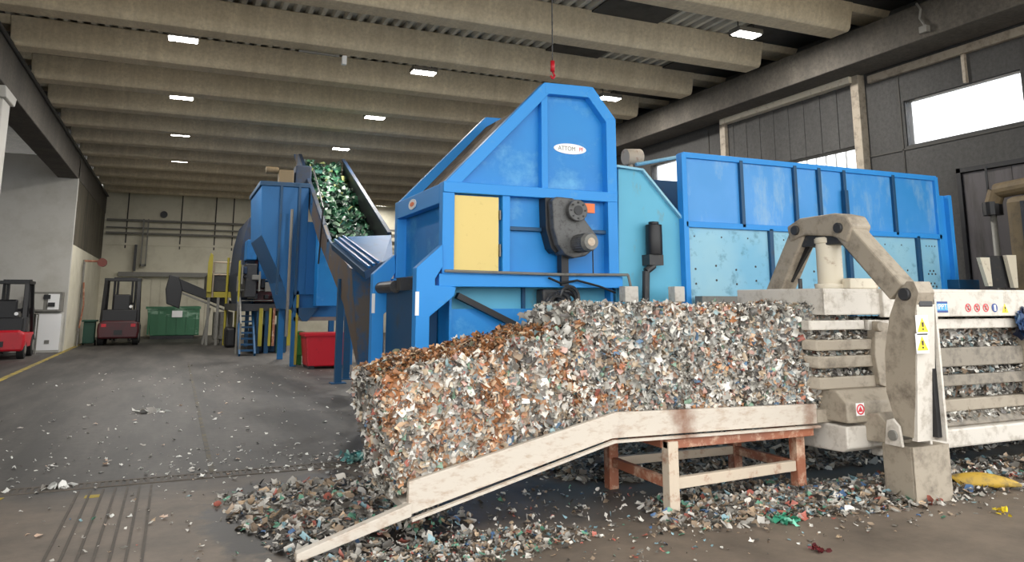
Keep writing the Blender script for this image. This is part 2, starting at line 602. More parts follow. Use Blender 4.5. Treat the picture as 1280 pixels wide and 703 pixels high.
# window glass: pale, translucent
m, nt, bs = newmat('frosted_window_glass')
bs.inputs['Base Color'].default_value = (0.95, 0.97, 1, 1)
bs.inputs['Transmission Weight'].default_value = 0.95
bs.inputs['Roughness'].default_value = 0.6
bs.inputs['IOR'].default_value = 1.05
M['glass'] = m
for i, h in ((1, holes[0]), (2, holes[2])):
    wn = struct(MB().box(WX + .1, WX + .12, h[0], h[1], h[2], h[3]), 'window_%d' % i, 'glass')
    f = MB()
    f.box(WX + .03, WX + .14, h[0] - .01, h[0] + .015, h[2], h[3]).box(WX + .03, WX + .14, h[1] - .015, h[1] + .01, h[2], h[3])
    f.box(WX + .03, WX + .14, h[0], h[1], h[2] - .01, h[2] + .015).box(WX + .03, WX + .14, h[0], h[1], h[3] - .015, h[3] + .01)
    fo = f.build('window_frame', 'dark', wn)
    fo.location = -wn.location
# door bay: posts, track, roller sheet above
struct(MB().box(12.8, 13.0, 15.3, 15.5, 0, 6.5).box(12.8, 13.0, 11.05, 11.25, 0, 6.5), 'door_1_jamb', 'taupe', .01)
struct(MB().box(12.72, 12.98, 11.2, 15.4, 6.28, 6.42), 'door_1_track', 'cream', .01)
q = MB()
for k in range(17):
    q.box(12.9 + .01 * (k % 2), 12.96, 11.25 + k * .24, 11.25 + (k + 1) * .24 - .01, 4.96, 6.28)
struct(q, 'door_1', 'wall_concrete')
struct(MB().box(12.9, 13.0, 5, 10.9, 6.2, 6.36), 'trim_1', 'taupe', .01)
struct(MB().box(12.93, 13.0, 8.80, 8.86, 5.66, 6.2), 'trim_2', 'taupe')
# barred white light seen below the door: lean-to roof outside, sunlit
M['leanto'] = paint('white_corrugated_leanto', S(225, 225, 222), S(205, 205, 200), 0.5, 0.7, 2, 0.7)
# (it is drawn after the window glass it shares)
lt = MB().box(15.5, 15.52, 13.2, 23, 2.5, 7.2)
lto = struct(lt, 'wall_outside_leanto', 'glass')
rb = MB()
for k in range(30):
    rb.box(15.46, 15.5, 13.2 + k * .33, 13.2 + k * .33 + .03, 2.5, 7.2)
struct(rb, 'wall_outside_ribs', 'leanto')
# dark side doorway low in the wall with a steel sheet door
dr = MB()
for k in range(10):
    dr.box(12.93 - .01 * (k % 2), 12.99, 4.6 + k * .445, 4.6 + k * .445 + .43, 0, 4.0)
M['door_dark'] = paint('dark_steel_door', S(84, 80, 82), S(60, 56, 54), 0.5, 0.7, 2, 0.7, stretch=(1, 2, .3))
struct(dr, 'door_2', 'door_dark')
struct(MB().box(12.88, 13.0, 9.05, 9.13, 0, 4.1).box(12.88, 13.0, 4.5, 9.13, 4.02, 4.1), 'door_2_frame', 'black')

# left side: edge beam, column, white cross wall, hanging sheets, far wall
struct(MB().box(-4.15, -3.5, 1, 43.2, 6.12, 7.02).box(-4.15, -3.8, 1, 43.2, 7.02, 7.3), 'edge_beam', 'edge_beam', .02)
struct(MB().tube([(-3.46, 1, 7.0), (-3.46, 43, 7.0)], .045), 'beam_rail', 'dark')
c = MB().box(-4.1, -3.55, 18.2, 18.9, 0, 5.9)
c.pyz([(18.1, 5.9), (19.0, 5.9), (19.15, 6.12), (17.95, 6.12)], -4.15, -3.48)
struct(c, 'column', 'white_wall', .02)
struct(MB().box(-13, -3.5, 31, 31.25, 0, 6.9), 'wall_left', 'white_wall')
struct(MB().box(-3.75, -3.5, 31.25, 43, 0, 3.75), 'wall_left_side', 'cream_wall')
sh = MB()
for k in range(34):
    sh.box(-3.6 + .03 * (k % 2), -3.52, 31.3 + k * .345, 31.3 + k * .345 + .33, 3.75 - .25 * (k / 33), 6.2)
struct(sh, 'wall_sheeting', 'strip_dark')
struct(MB().box(-13, -12.8, 4, 31, 0, 7.8), 'wall_left_outer', 'wall_concrete')
# far wall with doorway
w = MB()
w.box(-3.75, -1.6, 42.8, 43.2, 0, 8.4).box(3.6, 13, 42.8, 43.2, 0, 8.4).box(-1.6, 3.6, 42.8, 43.2, 3.0, 8.4)
struct(w, 'wall_back', 'cream_wall')
struct(MB().box(-2.7, 3.8, 42.5, 42.8, 2.98, 3.2), 'lintel', 'grey')
dd = MB()
for k in range(12):
    dd.box(-1.6 + k * .434, -1.6 + (k + 1) * .434 - .02, 43.0, 43.1, 0, 3.0)
dd.box(-1.6, 3.6, 43.1, 43.2, 0, 3)
struct(dd, 'door_3', 'cream_wall')
for xx in (-2.5, .02, 1.68, 2.56, 5.0, 7.5):
    struct(MB().box(xx - .03, xx + .03, 42.76, 42.8, 4.4, 8.1), 'wall_joint', 'deck_dark')
struct(MB().box(-3.5, 12.9, 42.74, 42.8, 4.55, 4.66), 'wall_joint', 'cream_wall')
# floor markings
M['line'] = paint('worn_yellow_floor_paint', S(170, 148, 50), S(95, 92, 85), 0.45, 0.6, 4, 0.7)
struct(MB().box(-3.5, -3.36, 12, 36, 0.0, 0.004), 'floor_marking', 'line')
M['line2'] = paint('nearly_gone_floor_paint', S(96, 86, 58), S(70, 67, 63), 0.38, 0.52, 4, 0.7)
struct(MB().box(0.43, 0.48, 8.6, 24, 0.0, 0.003), 'floor_marking', 'line2')
struct(MB().box(-.62, -.5, 7.9, 8.0, 0.0, 0.004), 'floor_marking', 'line')
for k in range(3):
    struct(MB().prism([(-1.5 + k * .07, 7.95, .001), (-1.46 + k * .07, 7.95, .001), (-1.4 + k * .07, 8.2, .001), (-1.44 + k * .07, 8.2, .001)], (0, 0, .004)), 'floor_marking', 'line')
# drain: a slotted channel across the hall mouth and a ribbed strip towards the camera
dn = MB()
for k in range(110):
    dn.box(-3.2 + k * .06, -3.2 + k * .06 + .03, 8.32, 8.5, 0.0, 0.006)
dn.box(-3.3, 3.4, 8.28, 8.32, 0, .008).box(-3.3, 3.4, 8.5, 8.54, 0, .008)
M['drain'] = paint('dirty_drain_steel', S(78, 70, 62), S(98, 88, 78), 0.5, 0.7, 6, 0.7)
struct(dn, 'floor_drain', 'drain')
dn = MB()
for k in range(7):
    dn.box(-.70 + k * .1, -.68 + k * .1, 4.5, 8.2, 0, 0.006)
struct(dn, 'floor_drain', 'drain')

# ================================================================== BALER
XB = 5.83
baler = thing('baling_press', (6.0, 5.5, 0), 'off-white channel baling press with slatted sides and an arched squeeze frame', 'baling press')
b = MB()
b.prism([(5.58, 5.38, 1.58), (6.62, 5.38, 1.58), (6.62, 5.38, 1.79), (5.58, 5.38, 1.79)], (0, .02, 0))
b.prism([(5.60, 5.40, 1.58), (11.5, 5.40, 1.58), (11.5, 6.5, 1.58), (5.50, 6.5, 1.58)], (0, 0, .25))
b.build('top_beam', 'white_metal', baler, .015)
MB().box(6.30, 11.5, 5.34, 5.40, 1.555, 1.80).box(6.3, 11.5, 5.34, 5.42, 1.79, 1.83).build('top_beam', 'white_metal', baler, .01)
MB().box(5.41, 6.12, 5.42, 5.52, 1.44, 1.53).box(6.15, 11.5, 5.40, 5.50, 1.43, 1.53).build('upper_rail', 'white_metal', baler, .01)
for z0, z1, xa in ((1.25, 1.35, 5.40), (1.09, 1.2, 5.41), (.90, 1.01, 5.42)):
    m_ = MB()
    m_.prism([(xa, 5.52, z0 + .01), (xa + .07, 5.40, z0), (6.2, 5.40, z0), (6.2, 5.52, z0)], (0, 0, z1 - z0))
    m_.build('side_slat', 'taupe', baler, .012)
for z0, z1 in ((1.05, 1.24), (.86, .97)):
    MB().box(6.2, 11.5, 5.40, 5.5, z0, z1).build('side_slat', 'dusty', baler, .012)
MB().prism([(6.1, 5.40, .48), (6.1, 5.66, .78), (6.1, 5.70, .78), (6.1, 5.44, .44)], (5.4, 0, 0)).build('debris_tray', 'dusty', baler)
MB().box(6.1, 11.5, 5.34, 5.44, .28, .46).build('lower_rail', 'white_metal', baler, .02)
MB().pyz([(5.22, .8), (5.34, .9), (5.55, .9), (5.55, .62), (5.22, .62)], 5.6, 6.46).build('outlet_block', 'taupe', baler, .015)
MB().pyz([(5.24, .40), (5.24, .59), (5.6, .60), (5.9, .60), (5.9, .34), (5.3, .36)], 5.6, 6.46).build('outlet_block', 'white_metal', baler, .015)
MB().box(5.48, 11.5, 5.46, 6.5, .6, .72).build('channel_floor', 'taupe', baler, .01)
m_ = MB()
for z0 in (.9, 1.09, 1.25, 1.44):
    m_.box(5.48, 11.5, 6.42, 6.5, z0, z0 + .1)
m_.build('rear_side', 'taupe', baler)
MB().prism([(6.2, 5.36, .92), (6.34, 5.36, .88), (6.30, 5.36, 1.2), (6.38, 5.36, 1.5), (6.20, 5.36, 1.52), (6.16, 5.36, 1.2)], (0, .1, 0)).cyl((6.2, 5.36, 1.47), (6.2, 5.30, 1.47), .05).build('hinge_plate', 'taupe', baler, .01)
MB().cyl((6.36, 5.33, .93), (6.35, 5.33, 1.42), .012).build('grease_line', 'white', baler)
MB().box(8.44, 8.6, 5.36, 5.45, .74, 1.42).box(8.41, 8.45, 5.32, 5.45, .74, 1.42).build('post', 'taupe', baler, .01)
for xx in (7.45, 9.8):
    MB().box(xx, xx + .16, 5.9, 6.3, 0, .6).build('support_post', 'blue_dark', baler, .01)
# squeeze lever at the front
prof = yz([(1142, 352), (1133, 352), (1121, 368), (1112, 395), (1106, 440), (1108, 490), (1120, 530), (1128, 545), (1142, 548), (1144, 500), (1144, 420), (1144, 385), (1148, 366)], XB)
lv = MB().pyz(prof, XB, XB + .2)
lv.build('lever_side', 'taupe', baler)
py = at(1142, 385, 'x', XB); pb = at(1142, 545, 'x', XB)
MB().prism([(XB + .005, py[1] - .03, 1.68), (XB + .225, py[1] - .03, 1.68), (XB + .225, pb[1] - .03, .53), (XB + .005, pb[1] - .03, .53)], (0, .05, 0)).build('lever_face', 'white_metal', baler)
YF = min(py[1], pb[1]) - .035
pin = at(1132, 368, 'x', XB)
MB().cyl((XB - .035, pin[1], pin[2]), (XB + .26, pin[1], pin[2]), .055, 20).build('pin', 'dark', baler, .008)
MB().box(XB + .24, XB + .265, py[1] - .02, py[1] + .3, .53, 1.76).build('lever_side', 'white_metal', baler)
MB().box(XB + .19, XB + .24, py[1] + .02, py[1] + .2, .56, 1.8).build('lever_gap_shade', 'black', baler)  # black filler standing in for the shade in the gap between the plates
MB().box(XB + .03, XB + .2, py[1] - .035, py[1] + .1, 1.66, 1.8).build('clevis', 'dark', baler, .01)
# arch of the squeeze frame, in the plane x = XB
P1 = at(1130, 366, 'x', XB + .1); P2 = at(1060, 287, 'x', XB + .1); P3 = at(1006, 290, 'x', XB + .1); P4 = at(972, 372, 'x', XB + .1)
for nm, pa, pb_ in (('arch_arm', P1, P2), ('arch_arm', P3, P4)):
    MB().bar(pa, pb_, .2, .2, up=(1, 0, 0)).build(nm, 'taupe', baler, .02)
MB().pyz([(P2[1] - .16, P2[2] + .02), (P2[1] - .1, P2[2] + .12), (P2[1] + .05, P2[2] + .16), (P3[1] - .05, P3[2] + .13), (P3[1] + .13, P3[2] + .06), (P3[1] + .1, P3[2] - .1), (P3[1] - .1, P3[2] - .05), (P2[1] + .1, P2[2] - .06), (P2[1] - .08, P2[2] - .14)], XB - .02, XB + .24).build('arch_crown', 'taupe', baler, .02)
for p in (P2, P3):
    MB().cyl((XB - .05, p[1], p[2] + .01), (XB + .27, p[1], p[2] + .01), .05, 20).build('pin', 'dark', baler, .008)
MB().bar((XB + .1, P2[1] + .02, P2[2] - .1), (XB + .1, P1[1] + .18, P1[2] + .08), .12, .05, up=(1, 0, 0)).build('hose', 'black', baler)
MB().bar((XB + .1, P3[1] - .05, P3[2] - .1), (XB + .1, P4[1] - .14, P4[2] + .15), .12, .04, up=(1, 0, 0)).build('hose', 'black', baler)
cy = (P2[1] + P3[1]) / 2
MB().cyl((XB + .12, cy, 1.83), (XB + .12, cy, 2.34), .12, 28).cyl((XB + .12, cy, 1.83), (XB + .12, cy, 1.88), .15, 28).cyl((XB + .12, cy, 2.28), (XB + .12, cy, 2.33), .13, 28).build('hydraulic_cylinder', 'cream', baler, .005, True)
MB().box(XB + .02, XB + .22, P2[1] + .02, P3[1] - .02, P2[2] - .14, P2[2] + .02).build('clevis', 'dark', baler, .01)
MB().cyl((XB + .12, cy, 2.33), (XB + .12, cy, 2.42), .05, 16).build('cylinder_rod', 'grey', baler)
MB().cyl((XB - .18, cy + .1, 1.83), (XB - .18, cy + .1, 1.93), .02).build('bolt', 'dark', baler)
MB().box(XB + .12, XB + .5, 5.4, 5.5, 1.83, 1.93).build('valve_block', 'cream', baler, .01)
# foot block
MB().box(5.86, 6.31, 4.80, 5.1, 0, .47).build('foot_block', 'taupe', baler, .01)
MB().prism([(5.86, 4.795, 0), (6.31, 4.795, 0), (6.31, 4.795, .47), (5.86, 4.795, .47)], (0, -.012, 0)).build('foot_plate', 'taupe', baler)
MB().pyz([(4.82, .47), (4.84, .64), (4.9, .7), (4.96, .68), (5.0, .47)], 5.78, 5.81).build('lug', 'white_metal', baler, .005)
MB().pyz([(4.82, .47), (4.84, .64), (4.9, .7), (4.96, .68), (5.0, .47)], 6.13, 6.16).build('lug', 'white_metal', baler, .005)
MB().cyl((5.76, 4.9, .56), (6.18, 4.9, .56), .045).build('pin', 'grey', baler, .005)
MB().pyz([(4.95, .47), (5.4, .45), (5.4, .66), (5.1, .72), (5.0, .62)], 5.84, 6.05).build('cross_member', 'taupe', baler, .01)


def tri_sign(parent, cx, cz, y, s):
    o = MB().pxz([(cx - s, cz - s * .85), (cx + s, cz - s * .85), (cx, cz + s)], y - .004, y).build('warning_sign', 'sign_yellow', parent)
    k = MB().pxz([(cx - s * .14, cz - s * .2), (cx + s * .14, cz - s * .2), (cx + s * .2, cz + s * .4), (cx - s * .2, cz + s * .4)], y - .006, y - .004)
    k.pxz([(cx - s * .13, cz - s * .6), (cx + s * .13, cz - s * .6), (cx + s * .13, cz - s * .36), (cx - s * .13, cz - s * .36)], y - .006, y - .004)
    k.build('symbol', 'ink', o)
    return o


def ring(cx, cz, y, r0, r1, n=24):
    m_ = MB()
    for i in range(n):
        a, b_ = 2 * math.pi * i / n, 2 * math.pi * (i + 1) / n
        m_.pxz([(cx + r0 * math.cos(a), cz + r0 * math.sin(a)), (cx + r1 * math.cos(a), cz + r1 * math.sin(a)), (cx + r1 * math.cos(b_), cz + r1 * math.sin(b_)), (cx + r0 * math.cos(b_), cz + r0 * math.sin(b_))], y - .005, y - .001)
    return m_


for pyy in (407, 430):
    p = at(1152.5, pyy, 'y', YF)
    st_ = MB().box(p[0] - .075, p[0] + .075, YF - .003, YF, p[2] - .08, p[2] + .085).build('sticker', 'white', baler)
    tri_sign(st_, p[0], p[2], YF - .003, .065)
YS = 5.34
p = at(1177, 384, 'y', YS)
s_ = MB().box(p[0] - .085, p[0] + .085, YS - .003, YS, p[2] - .055, p[2] + .055).build('sticker', 'sky_sticker', baler)
MB().box(p[0] - .085, p[0] + .085, YS - .005, YS - .003, p[2] + .035, p[2] + .055).box(p[0] - .085, p[0] + .085, YS - .005, YS - .003, p[2] - .055, p[2] - .035).build('stripe', 'navy', s_)
text_mesh('lettering', 'IPPT', 'white', s_, (p[0], YS - .006, p[2]), (math.pi / 2, 0, 0), .075, 1)
for i, px in enumerate((1210, 1221, 1232)):
    p = at(px, 385, 'y', YS)
    r_ = ring(p[0], p[2], YS, .034, .043)
    r_.prism([(p[0] - .03, YS - .005, p[2] + .022), (p[0] - .022, YS - .005, p[2] + .03), (p[0] + .03, YS - .005, p[2] - .022), (p[0] + .022, YS - .005, p[2] - .03)], (0, .003, 0))
    o = r_.build('prohibition_sign', 'sign_red', baler)
    MB().box(p[0] - .008, p[0] + .008, YS - .004, YS - .002, p[2] - .022, p[2] + .022).build('symbol', 'ink', o)
p = at(1243, 385, 'y', YS)
o = ring(p[0], p[2], YS, .0, .045).build('mandatory_sign', 'navy', baler)
MB().box(p[0] - .014, p[0] + .014, YS - .008, YS - .005, p[2] - .03, p[2] + .03).build('symbol', 'white', o)
p = at(1256, 386, 'y', YS)
tri_sign(baler, p[0], p[2], YS, .05)
p = at(1075, 512, 'y', 5.22)
MB().box(p[0] - .05, p[0] + .05, 5.216, 5.22, p[2] - .055, p[2] + .055).build('sticker', 'white', baler)
ring(p[0], p[2], 5.216, .036, .047).build('prohibition_sign', 'sign_red', baler)
MB().pxz([(p[0] - .03, p[2] - .02), (p[0] + .03, p[2] - .02), (p[0], p[2] + .028)], 5.212, 5.215).build('symbol', 'sign_red', baler)
# blue rag hung on the beam at the right
tg = np.array([[8.3 + rng.uniform(0, .35), 5.33, 1.36 + rng.uniform(0, .2)] for _ in range(60)])
o = scrap_mesh('rag', tg, np.tile([0, -1, .2], (60, 1)), rng.uniform(.04, .09, 60), pick(pal((45, 75, 120, 2), (90, 120, 150, 1), (30, 40, 70, 2)), 60))
tag(o, 'bundle of dark blue film caught under the white beam at the right edge', 'plastic film')

# ------------------------------------------------------------------ chute and trestle
chute = thing('bale_chute', (3.3, 6.0, 0), 'off-white steel bale chute sloping from the press down to the floor', 'chute')
prof = [(5.46, .775), (3.32, .82), (1.6, .44), (1.6, .215), (3.28, .62), (5.46, .6)]
MB().pxz(prof, 5.44, 5.49).build('side_rail', 'chute', chute, .006)
MB().pxz(prof, 6.45, 6.50).build('side_rail', 'chute', chute, .006)
MB().pxz([(5.46, .66), (3.29, .68), (1.57, .29), (1.6, .215), (3.28, .62), (5.46, .6)], 5.49, 6.45).build('slide_plate', 'chute', chute)
MB().pxz([(1.62, .30), (.84, .06), (.84, .0), (1.62, .21)], 5.42, 5.50).build('tongue_edge', 'chute', chute, .006)
MB().pxz([(5.46, .59), (3.28, .61), (1.62, .2), (1.62, .18), (3.28, .59), (5.46, .57)], 5.40, 5.44).build('lower_lip', 'chute', chute)

tr = thing('trestle', (4.6, 5.9, 0), 'rusty red-brown steel trestle under the level part of the chute', 'trestle')
legs = [(3.80, 5.42), (5.30, 5.55), (3.76, 6.3), (5.2, 6.3)]
for i, (a, c_) in enumerate(legs):
    MB().box(a, a + .1, c_, c_ + .1, 0, .56).build('leg', ('rust_pale', 'rust', 'rust', 'rust')[i], tr, .006)
MB().box(3.8, 5.4, 5.43, 5.5, .5, .575).build('top_rail', 'rust', tr, .006)
MB().box(3.76, 5.3, 6.32, 6.4, .5, .575).build('top_rail', 'rust', tr, .006)
MB().box(3.78, 3.88, 5.5, 6.35, .5, .575).build('end_rail', 'rust', tr, .006)
MB().box(5.25, 5.35, 5.6, 6.3, .5, .575).build('end_rail', 'rust', tr, .006)
MB().bar((3.9, 5.47, .22), (5.3, 5.6, .22), .06, .09).build('stretcher', 'rust_pale', tr, .006)
MB().bar((3.86, 6.34, .24), (5.2, 6.34, .24), .06, .08).build('stretcher', 'rust_pale', tr, .006)
MB().bar((3.84, 5.5, .22), (3.82, 6.32, .24), .06, .08).build('stretcher', 'rust', tr, .006)
MB().bar((5.33, 5.62, .22), (5.24, 6.32, .24), .06, .08).build('stretcher', 'rust', tr, .006)

# ------------------------------------------------------------------ bales
M['core1'] = waste_core('bale_core_brown', [S(176, 134, 102), S(140, 122, 106), S(190, 180, 168), S(120, 114, 108), S(160, 112, 78), S(150, 154, 150)])
M['core2'] = waste_core('bale_core_grey', [S(160, 158, 152), S(122, 118, 112), S(200, 196, 190), S(98, 94, 92), S(158, 128, 108), S(140, 152, 154)])


def make_bale(origin, ang, L, W, Hh, name_label, n, orange, core, seed, group='pressed bales', top_brown=0.0, lean=0.0):
    """box of pressed waste: lumpy core plus thousands of crumpled flakes"""
    ca, sa = math.cos(ang), math.sin(ang)

    def tw(p):
        u, v, w_ = p
        u = u + lean * w_
        return Vector((origin[0] + u * ca - w_ * sa, origin[1] + v, origin[2] + u * sa + w_ * ca))

    def disp(p):
        q = Vector(p) + Vector((seed, 0, 0))
        crease = math.exp(-((p[0] * 3.1 + seed + .25 * noise.noise(q * 3)) % 1.0 - .5) ** 2 / .006) * .035
        d_ = noise.noise_vector(q * 7) * .03 + noise.noise_vector(q * 2.4) * .05
        if p[1] < .05: d_.y = max(d_.y * .8 + crease, -.03)
        return d_

    root = thing('waste_bale', tw((L / 2, W / 2, 0)), name_label, 'bale', group)
    nu, nv, nw = int(L / .05), int(W / .05), int(Hh / .05)
    mb = MB()
    idx = {}

    def vid(i, j, k):
        key = (i, j, k)
        if key not in idx:
            p = Vector((i / nu * L, j / nv * W, k / nw * Hh))
            d_ = disp(p)
            # rounded, frayed corners
            c_ = Vector((L / 2, W / 2, Hh / 2))
            rel = Vector(((p.x - c_.x) / (L / 2), (p.y - c_.y) / (W / 2), (p.z - c_.z) / (Hh / 2)))
            edge = sorted([abs(rel.x), abs(rel.y), abs(rel.z)])[1]
            p = p - Vector((rel.x * .03, rel.y * .03, rel.z * .03)) * max(0, edge - .8) * 5
            if p.z < .02:
                d_.z = abs(d_.z) * .2
            
            idx[key] = len(mb.v)
            mb.v.append(tuple(tw(p + d_)))
        return idx[key]

    for i in range(nu):
        for j in range(nv):
            for k in (0, nw):
                mb.f.append((vid(i, j, k), vid(i + 1, j, k), vid(i + 1, j + 1, k), vid(i, j + 1, k)))
    for i in range(nu):
        for k in range(nw):
            for j in (0, nv):
                mb.f.append((vid(i, j, k), vid(i + 1, j, k), vid(i + 1, j, k + 1), vid(i, j, k + 1)))
    for j in range(nv):
        for k in range(nw):
            for i in (0, nu):
                mb.f.append((vid(i, j, k), vid(i, j + 1, k), vid(i, j + 1, k + 1), vid(i, j, k + 1)))
    mb.build('pressed_core', core, root)
    # flakes on front, top, left end and right end
    areas = [L * Hh, L * W, W * Hh * 1.2, W * Hh * .5]
    cnt = [int(n * a / sum(areas)) for a in areas]
    P, N, C, Z = [], [], [], []
    for face, m_ in enumerate(cnt):
        for _ in range(m_):
            r1, r2 = random.random(), random.random()
            e = random.uniform(-.012, .016)
            if face == 0: p, nn = (r1 * L, -e, r2 * Hh), (0, -1, 0)
            elif face == 1: p, nn = (r1 * L, r2 * W, Hh + e), (0, 0, 1)
            elif face == 2: p, nn = (-e, r1 * W, r2 * Hh), (-1, 0, 0)
            else: p, nn = (L + e, r1 * W, r2 * Hh), (1, 0, 0)
            n3 = Vector(nn)
            pd = Vector(p) + disp(p)
            if r2 < .05 and face == 0: pd.z = max(pd.z, .01)
            wpos = tw(pd)
            P.append(tuple(wpos)); N.append(tuple(Vector((n3.x * ca - n3.z * sa, n3.y, n3.x * sa + n3.z * ca))))
            f = lf(p, 2.6, seed) + .6 * lf(p, 6.5, seed + 9) + random.uniform(-.25, .25) + orange
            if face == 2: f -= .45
            if face == 1: f += top_brown
            if face == 1 and top_brown and random.random() < .8:
                pal_ = P_TOP
            else:
                pal_ = P_ORANGE if f > .12 else (P_GREY if f > -.55 else P_DARKGREY)
            C.append(pal_); Z.append(random.choice((.010, .013, .017, .022, .034)) * (.8 if face == 1 else 1))
    cols = np.zeros((len(P), 3))
    for pl in (P_ORANGE, P_GREY, P_DARKGREY, P_TOP):
        ix = [i for i, c_ in enumerate(C) if c_ is pl]
        if ix: cols[ix] = pick(pl, len(ix))
    o = scrap_mesh('plastic_flakes', P, N, np.array(Z), cols, root, tilt=.8, aspect=.42, fold=.8)
    # strapping wires round the bale
    for hz in (.2, .42, .64):
        z_ = Hh * hz / .86
        MB().tube([tuple(tw(q_)) for q_ in ((-.012, .1, z_), (-.012, W, z_))], .0035, 5)
    return root


P_TOP = pal((150, 100, 60, 4), (120, 80, 50, 4), (178, 130, 88, 3), (95, 70, 52, 3), (200, 175, 145, 1), (110, 110, 90, 1))
a1 = math.radians(12.6)
make_bale((1.565, 5.53, .31), a1, 1.5, .88, .865, 'tilted brownish bale of pressed plastic scraps sliding down the sloping chute', 11000, -.02, 'core1', 3.3, top_brown=.6)
make_bale((3.0, 5.52, .70), 0, 1.68, .9, .95, 'long level bale of mixed pressed plastic in the middle of the row on the chute', 12000, -.2, 'core2', 11.7)
make_bale((4.73, 5.53, .70), 0, 1.3, .88, .96, 'greyish bale of pressed plastic just leaving the baling press', 7500, -.5, 'core2', 23.1)
make_bale((6.06, 5.54, .71), 0, 4.6, .86, .80, 'compressed grey waste still inside the slatted channel of the press', 6500, -.75, 'core2', 31.9)
# loose dark and pale flakes wedged in the gap between tilted and level bale
n = 500
P = np.stack([2.93 + rng.normal(0, .05, n), rng.uniform(5.53, 6.3, n), .85 + rng.uniform(0, .76, n)], 1)
o = scrap_mesh('wedged_flakes', P, np.tile([-.5, -1, .2], (n, 1)), rng.uniform(.015, .045, n), pick(P_DARKGREY, n))
tag(o, 'loose grey flakes filling the gap between tilted bale and level bale', 'plastic waste')

# ================================================================== HOPPER
hop = thing('hopper', (4.0, 9.5, 0), 'tall bright blue steel hopper with yellow hatch and sloping open roof', 'hopper')
YH = 8.5
OUT = [(2.84, 1.9), (2.84, 3.1), (4.2, 4.52), (4.92, 4.54), (5.26, 4.13), (5.26, 1.9)]
c_ = MB().pxz([(2.9, 1.9), (2.9, 3.05), (4.2, 4.44), (4.9, 4.46), (5.2, 4.1), (5.2, 1.9)], YH + .09, YH + .12)
c_.build('front_panel', 'blue', hop)
MB().pxz([(2.9, 1.9), (2.9, 3.05), (4.2, 4.44), (4.9, 4.46), (5.2, 4.1), (5.2, 1.9)], YH + 2.1, YH + 2.13).build('rear_panel', 'blue', hop)


def frame_seg(a, b_, w_, y0, y1):
    """bar from a to b in the x-z plane, its width towards the inside"""
    d_ = Vector((b_[0] - a[0], b_[1] - a[1])).normalized()
    nrm = Vector((d_.y, -d_.x))
    return MB().pxz([a, b_, (b_[0] + nrm.x * w_, b_[1] + nrm.y * w_), (a[0] + nrm.x * w_, a[1] + nrm.y * w_)], y0, y1)


for y0, y1 in ((YH - .02, YH + .12), (YH + 2.02, YH + 2.15)):
    for i_, (a, b_) in enumerate(zip(OUT[:-1], OUT[1:])):
        frame_seg(a, b_, .15, y0 - .003 * i_, y1 + .003 * i_).build('frame_bar', 'blue_frame', hop, .008)
    MB().box(2.843, 5.257, y0 - .02, y1 + .02, 3.0, 3.13).build('frame_bar', 'blue_frame', hop, .008)
    MB().box(2.80, 5.30, y0 - .03, y1, 1.88, 2.03).build('frame_bar', 'blue_frame', hop, .008)
MB().box(4.16, 4.25, YH - .01, YH + .1, 3.1, 4.42).build('rib', 'blue_frame', hop, .006)
MB().box(3.62, 3.72, YH - .01, YH + .1, 2.0, 3.02).build('rib', 'blue_frame', hop, .006)
MB().box(3.7, 5.13, YH + .03, YH + .1, 2.58, 2.63).build('rib', 'blue_dark', hop, .006)
yp = MB().box(3.0, 3.58, YH + .02, YH + .09, 2.07, 2.98).build('hatch', 'yellow_panel', hop, .006)
MB().box(3.585, 3.60, YH, YH + .05, 2.25, 2.4).box(3.585, 3.6, YH, YH + .05, 2.7, 2.82).build('hinge', 'grey', yp)
# logo plate
lx, lz = 4.62, 3.69
lg = MB().pxz([(lx + .24 * math.cos(2 * math.pi * i / 32), lz + .07 * math.sin(2 * math.pi * i / 32)) for i in range(32)], YH + .08, YH + .09).build('badge', 'white', hop)
text_mesh('lettering', 'ATTOM', 'print_grey', lg, (lx - .05, YH + .078, lz), (math.pi / 2, 0, 0), .082, .9)
text_mesh('lettering', 'PF', 'sign_red', lg, (lx + .165, YH + .078, lz), (math.pi / 2, 0, 0), .075, .9)
# left side
MB().box(2.98, 3.01, YH + .1, YH + 2.1, 0, 3.05).build('side_panel', 'blue', hop)
MB().box(2.84, 2.96, YH + .12, YH + 2.05, 2.88, 3.12).build('side_beam', 'blue_frame', hop, .008)
MB().box(2.84, 2.92, YH + .12, YH + 2.05, 1.92, 2.04).build('side_beam', 'dark', hop, .008)
bd = MB().prism([(2.84, 9.75 + .17 * math.cos(2 * math.pi * i / 20), 3.0 + .07 * math.sin(2 * math.pi * i / 20)) for i in range(20)], (-.01, 0, 0)).build('badge', 'white', hop)
MB().prism([(2.83, 9.75 + .09 * math.cos(2 * math.pi * i / 20), 3.0 + .03 * math.sin(2 * math.pi * i / 20)) for i in range(20)], (-.005, 0, 0)).build('lettering', 'orange', bd)
MB().box(5.2, 5.24, YH + .1, YH + 2.1, 1.0, 4.1).build('side_panel', 'blue', hop)
# roof sheets
M['roof_brown'] = paint('rusty_brown_mesh_sheet', S(120, 104, 84), S(70, 60, 50), 0.45, 0.6, 6, 0.8)
MB().pxz([(2.95, 3.02), (4.2, 4.36), (4.22, 4.33), (2.97, 2.99)], YH + .1, YH + 2.05).build('roof_grille', 'roof_brown', hop)
MB().pxz([(4.2, 4.36), (4.9, 4.38), (5.2, 4.05), (5.17, 4.02), (4.88, 4.34), (4.2, 4.32)], YH + .1, YH + 2.05).build('roof_sheet', 'blue', hop)
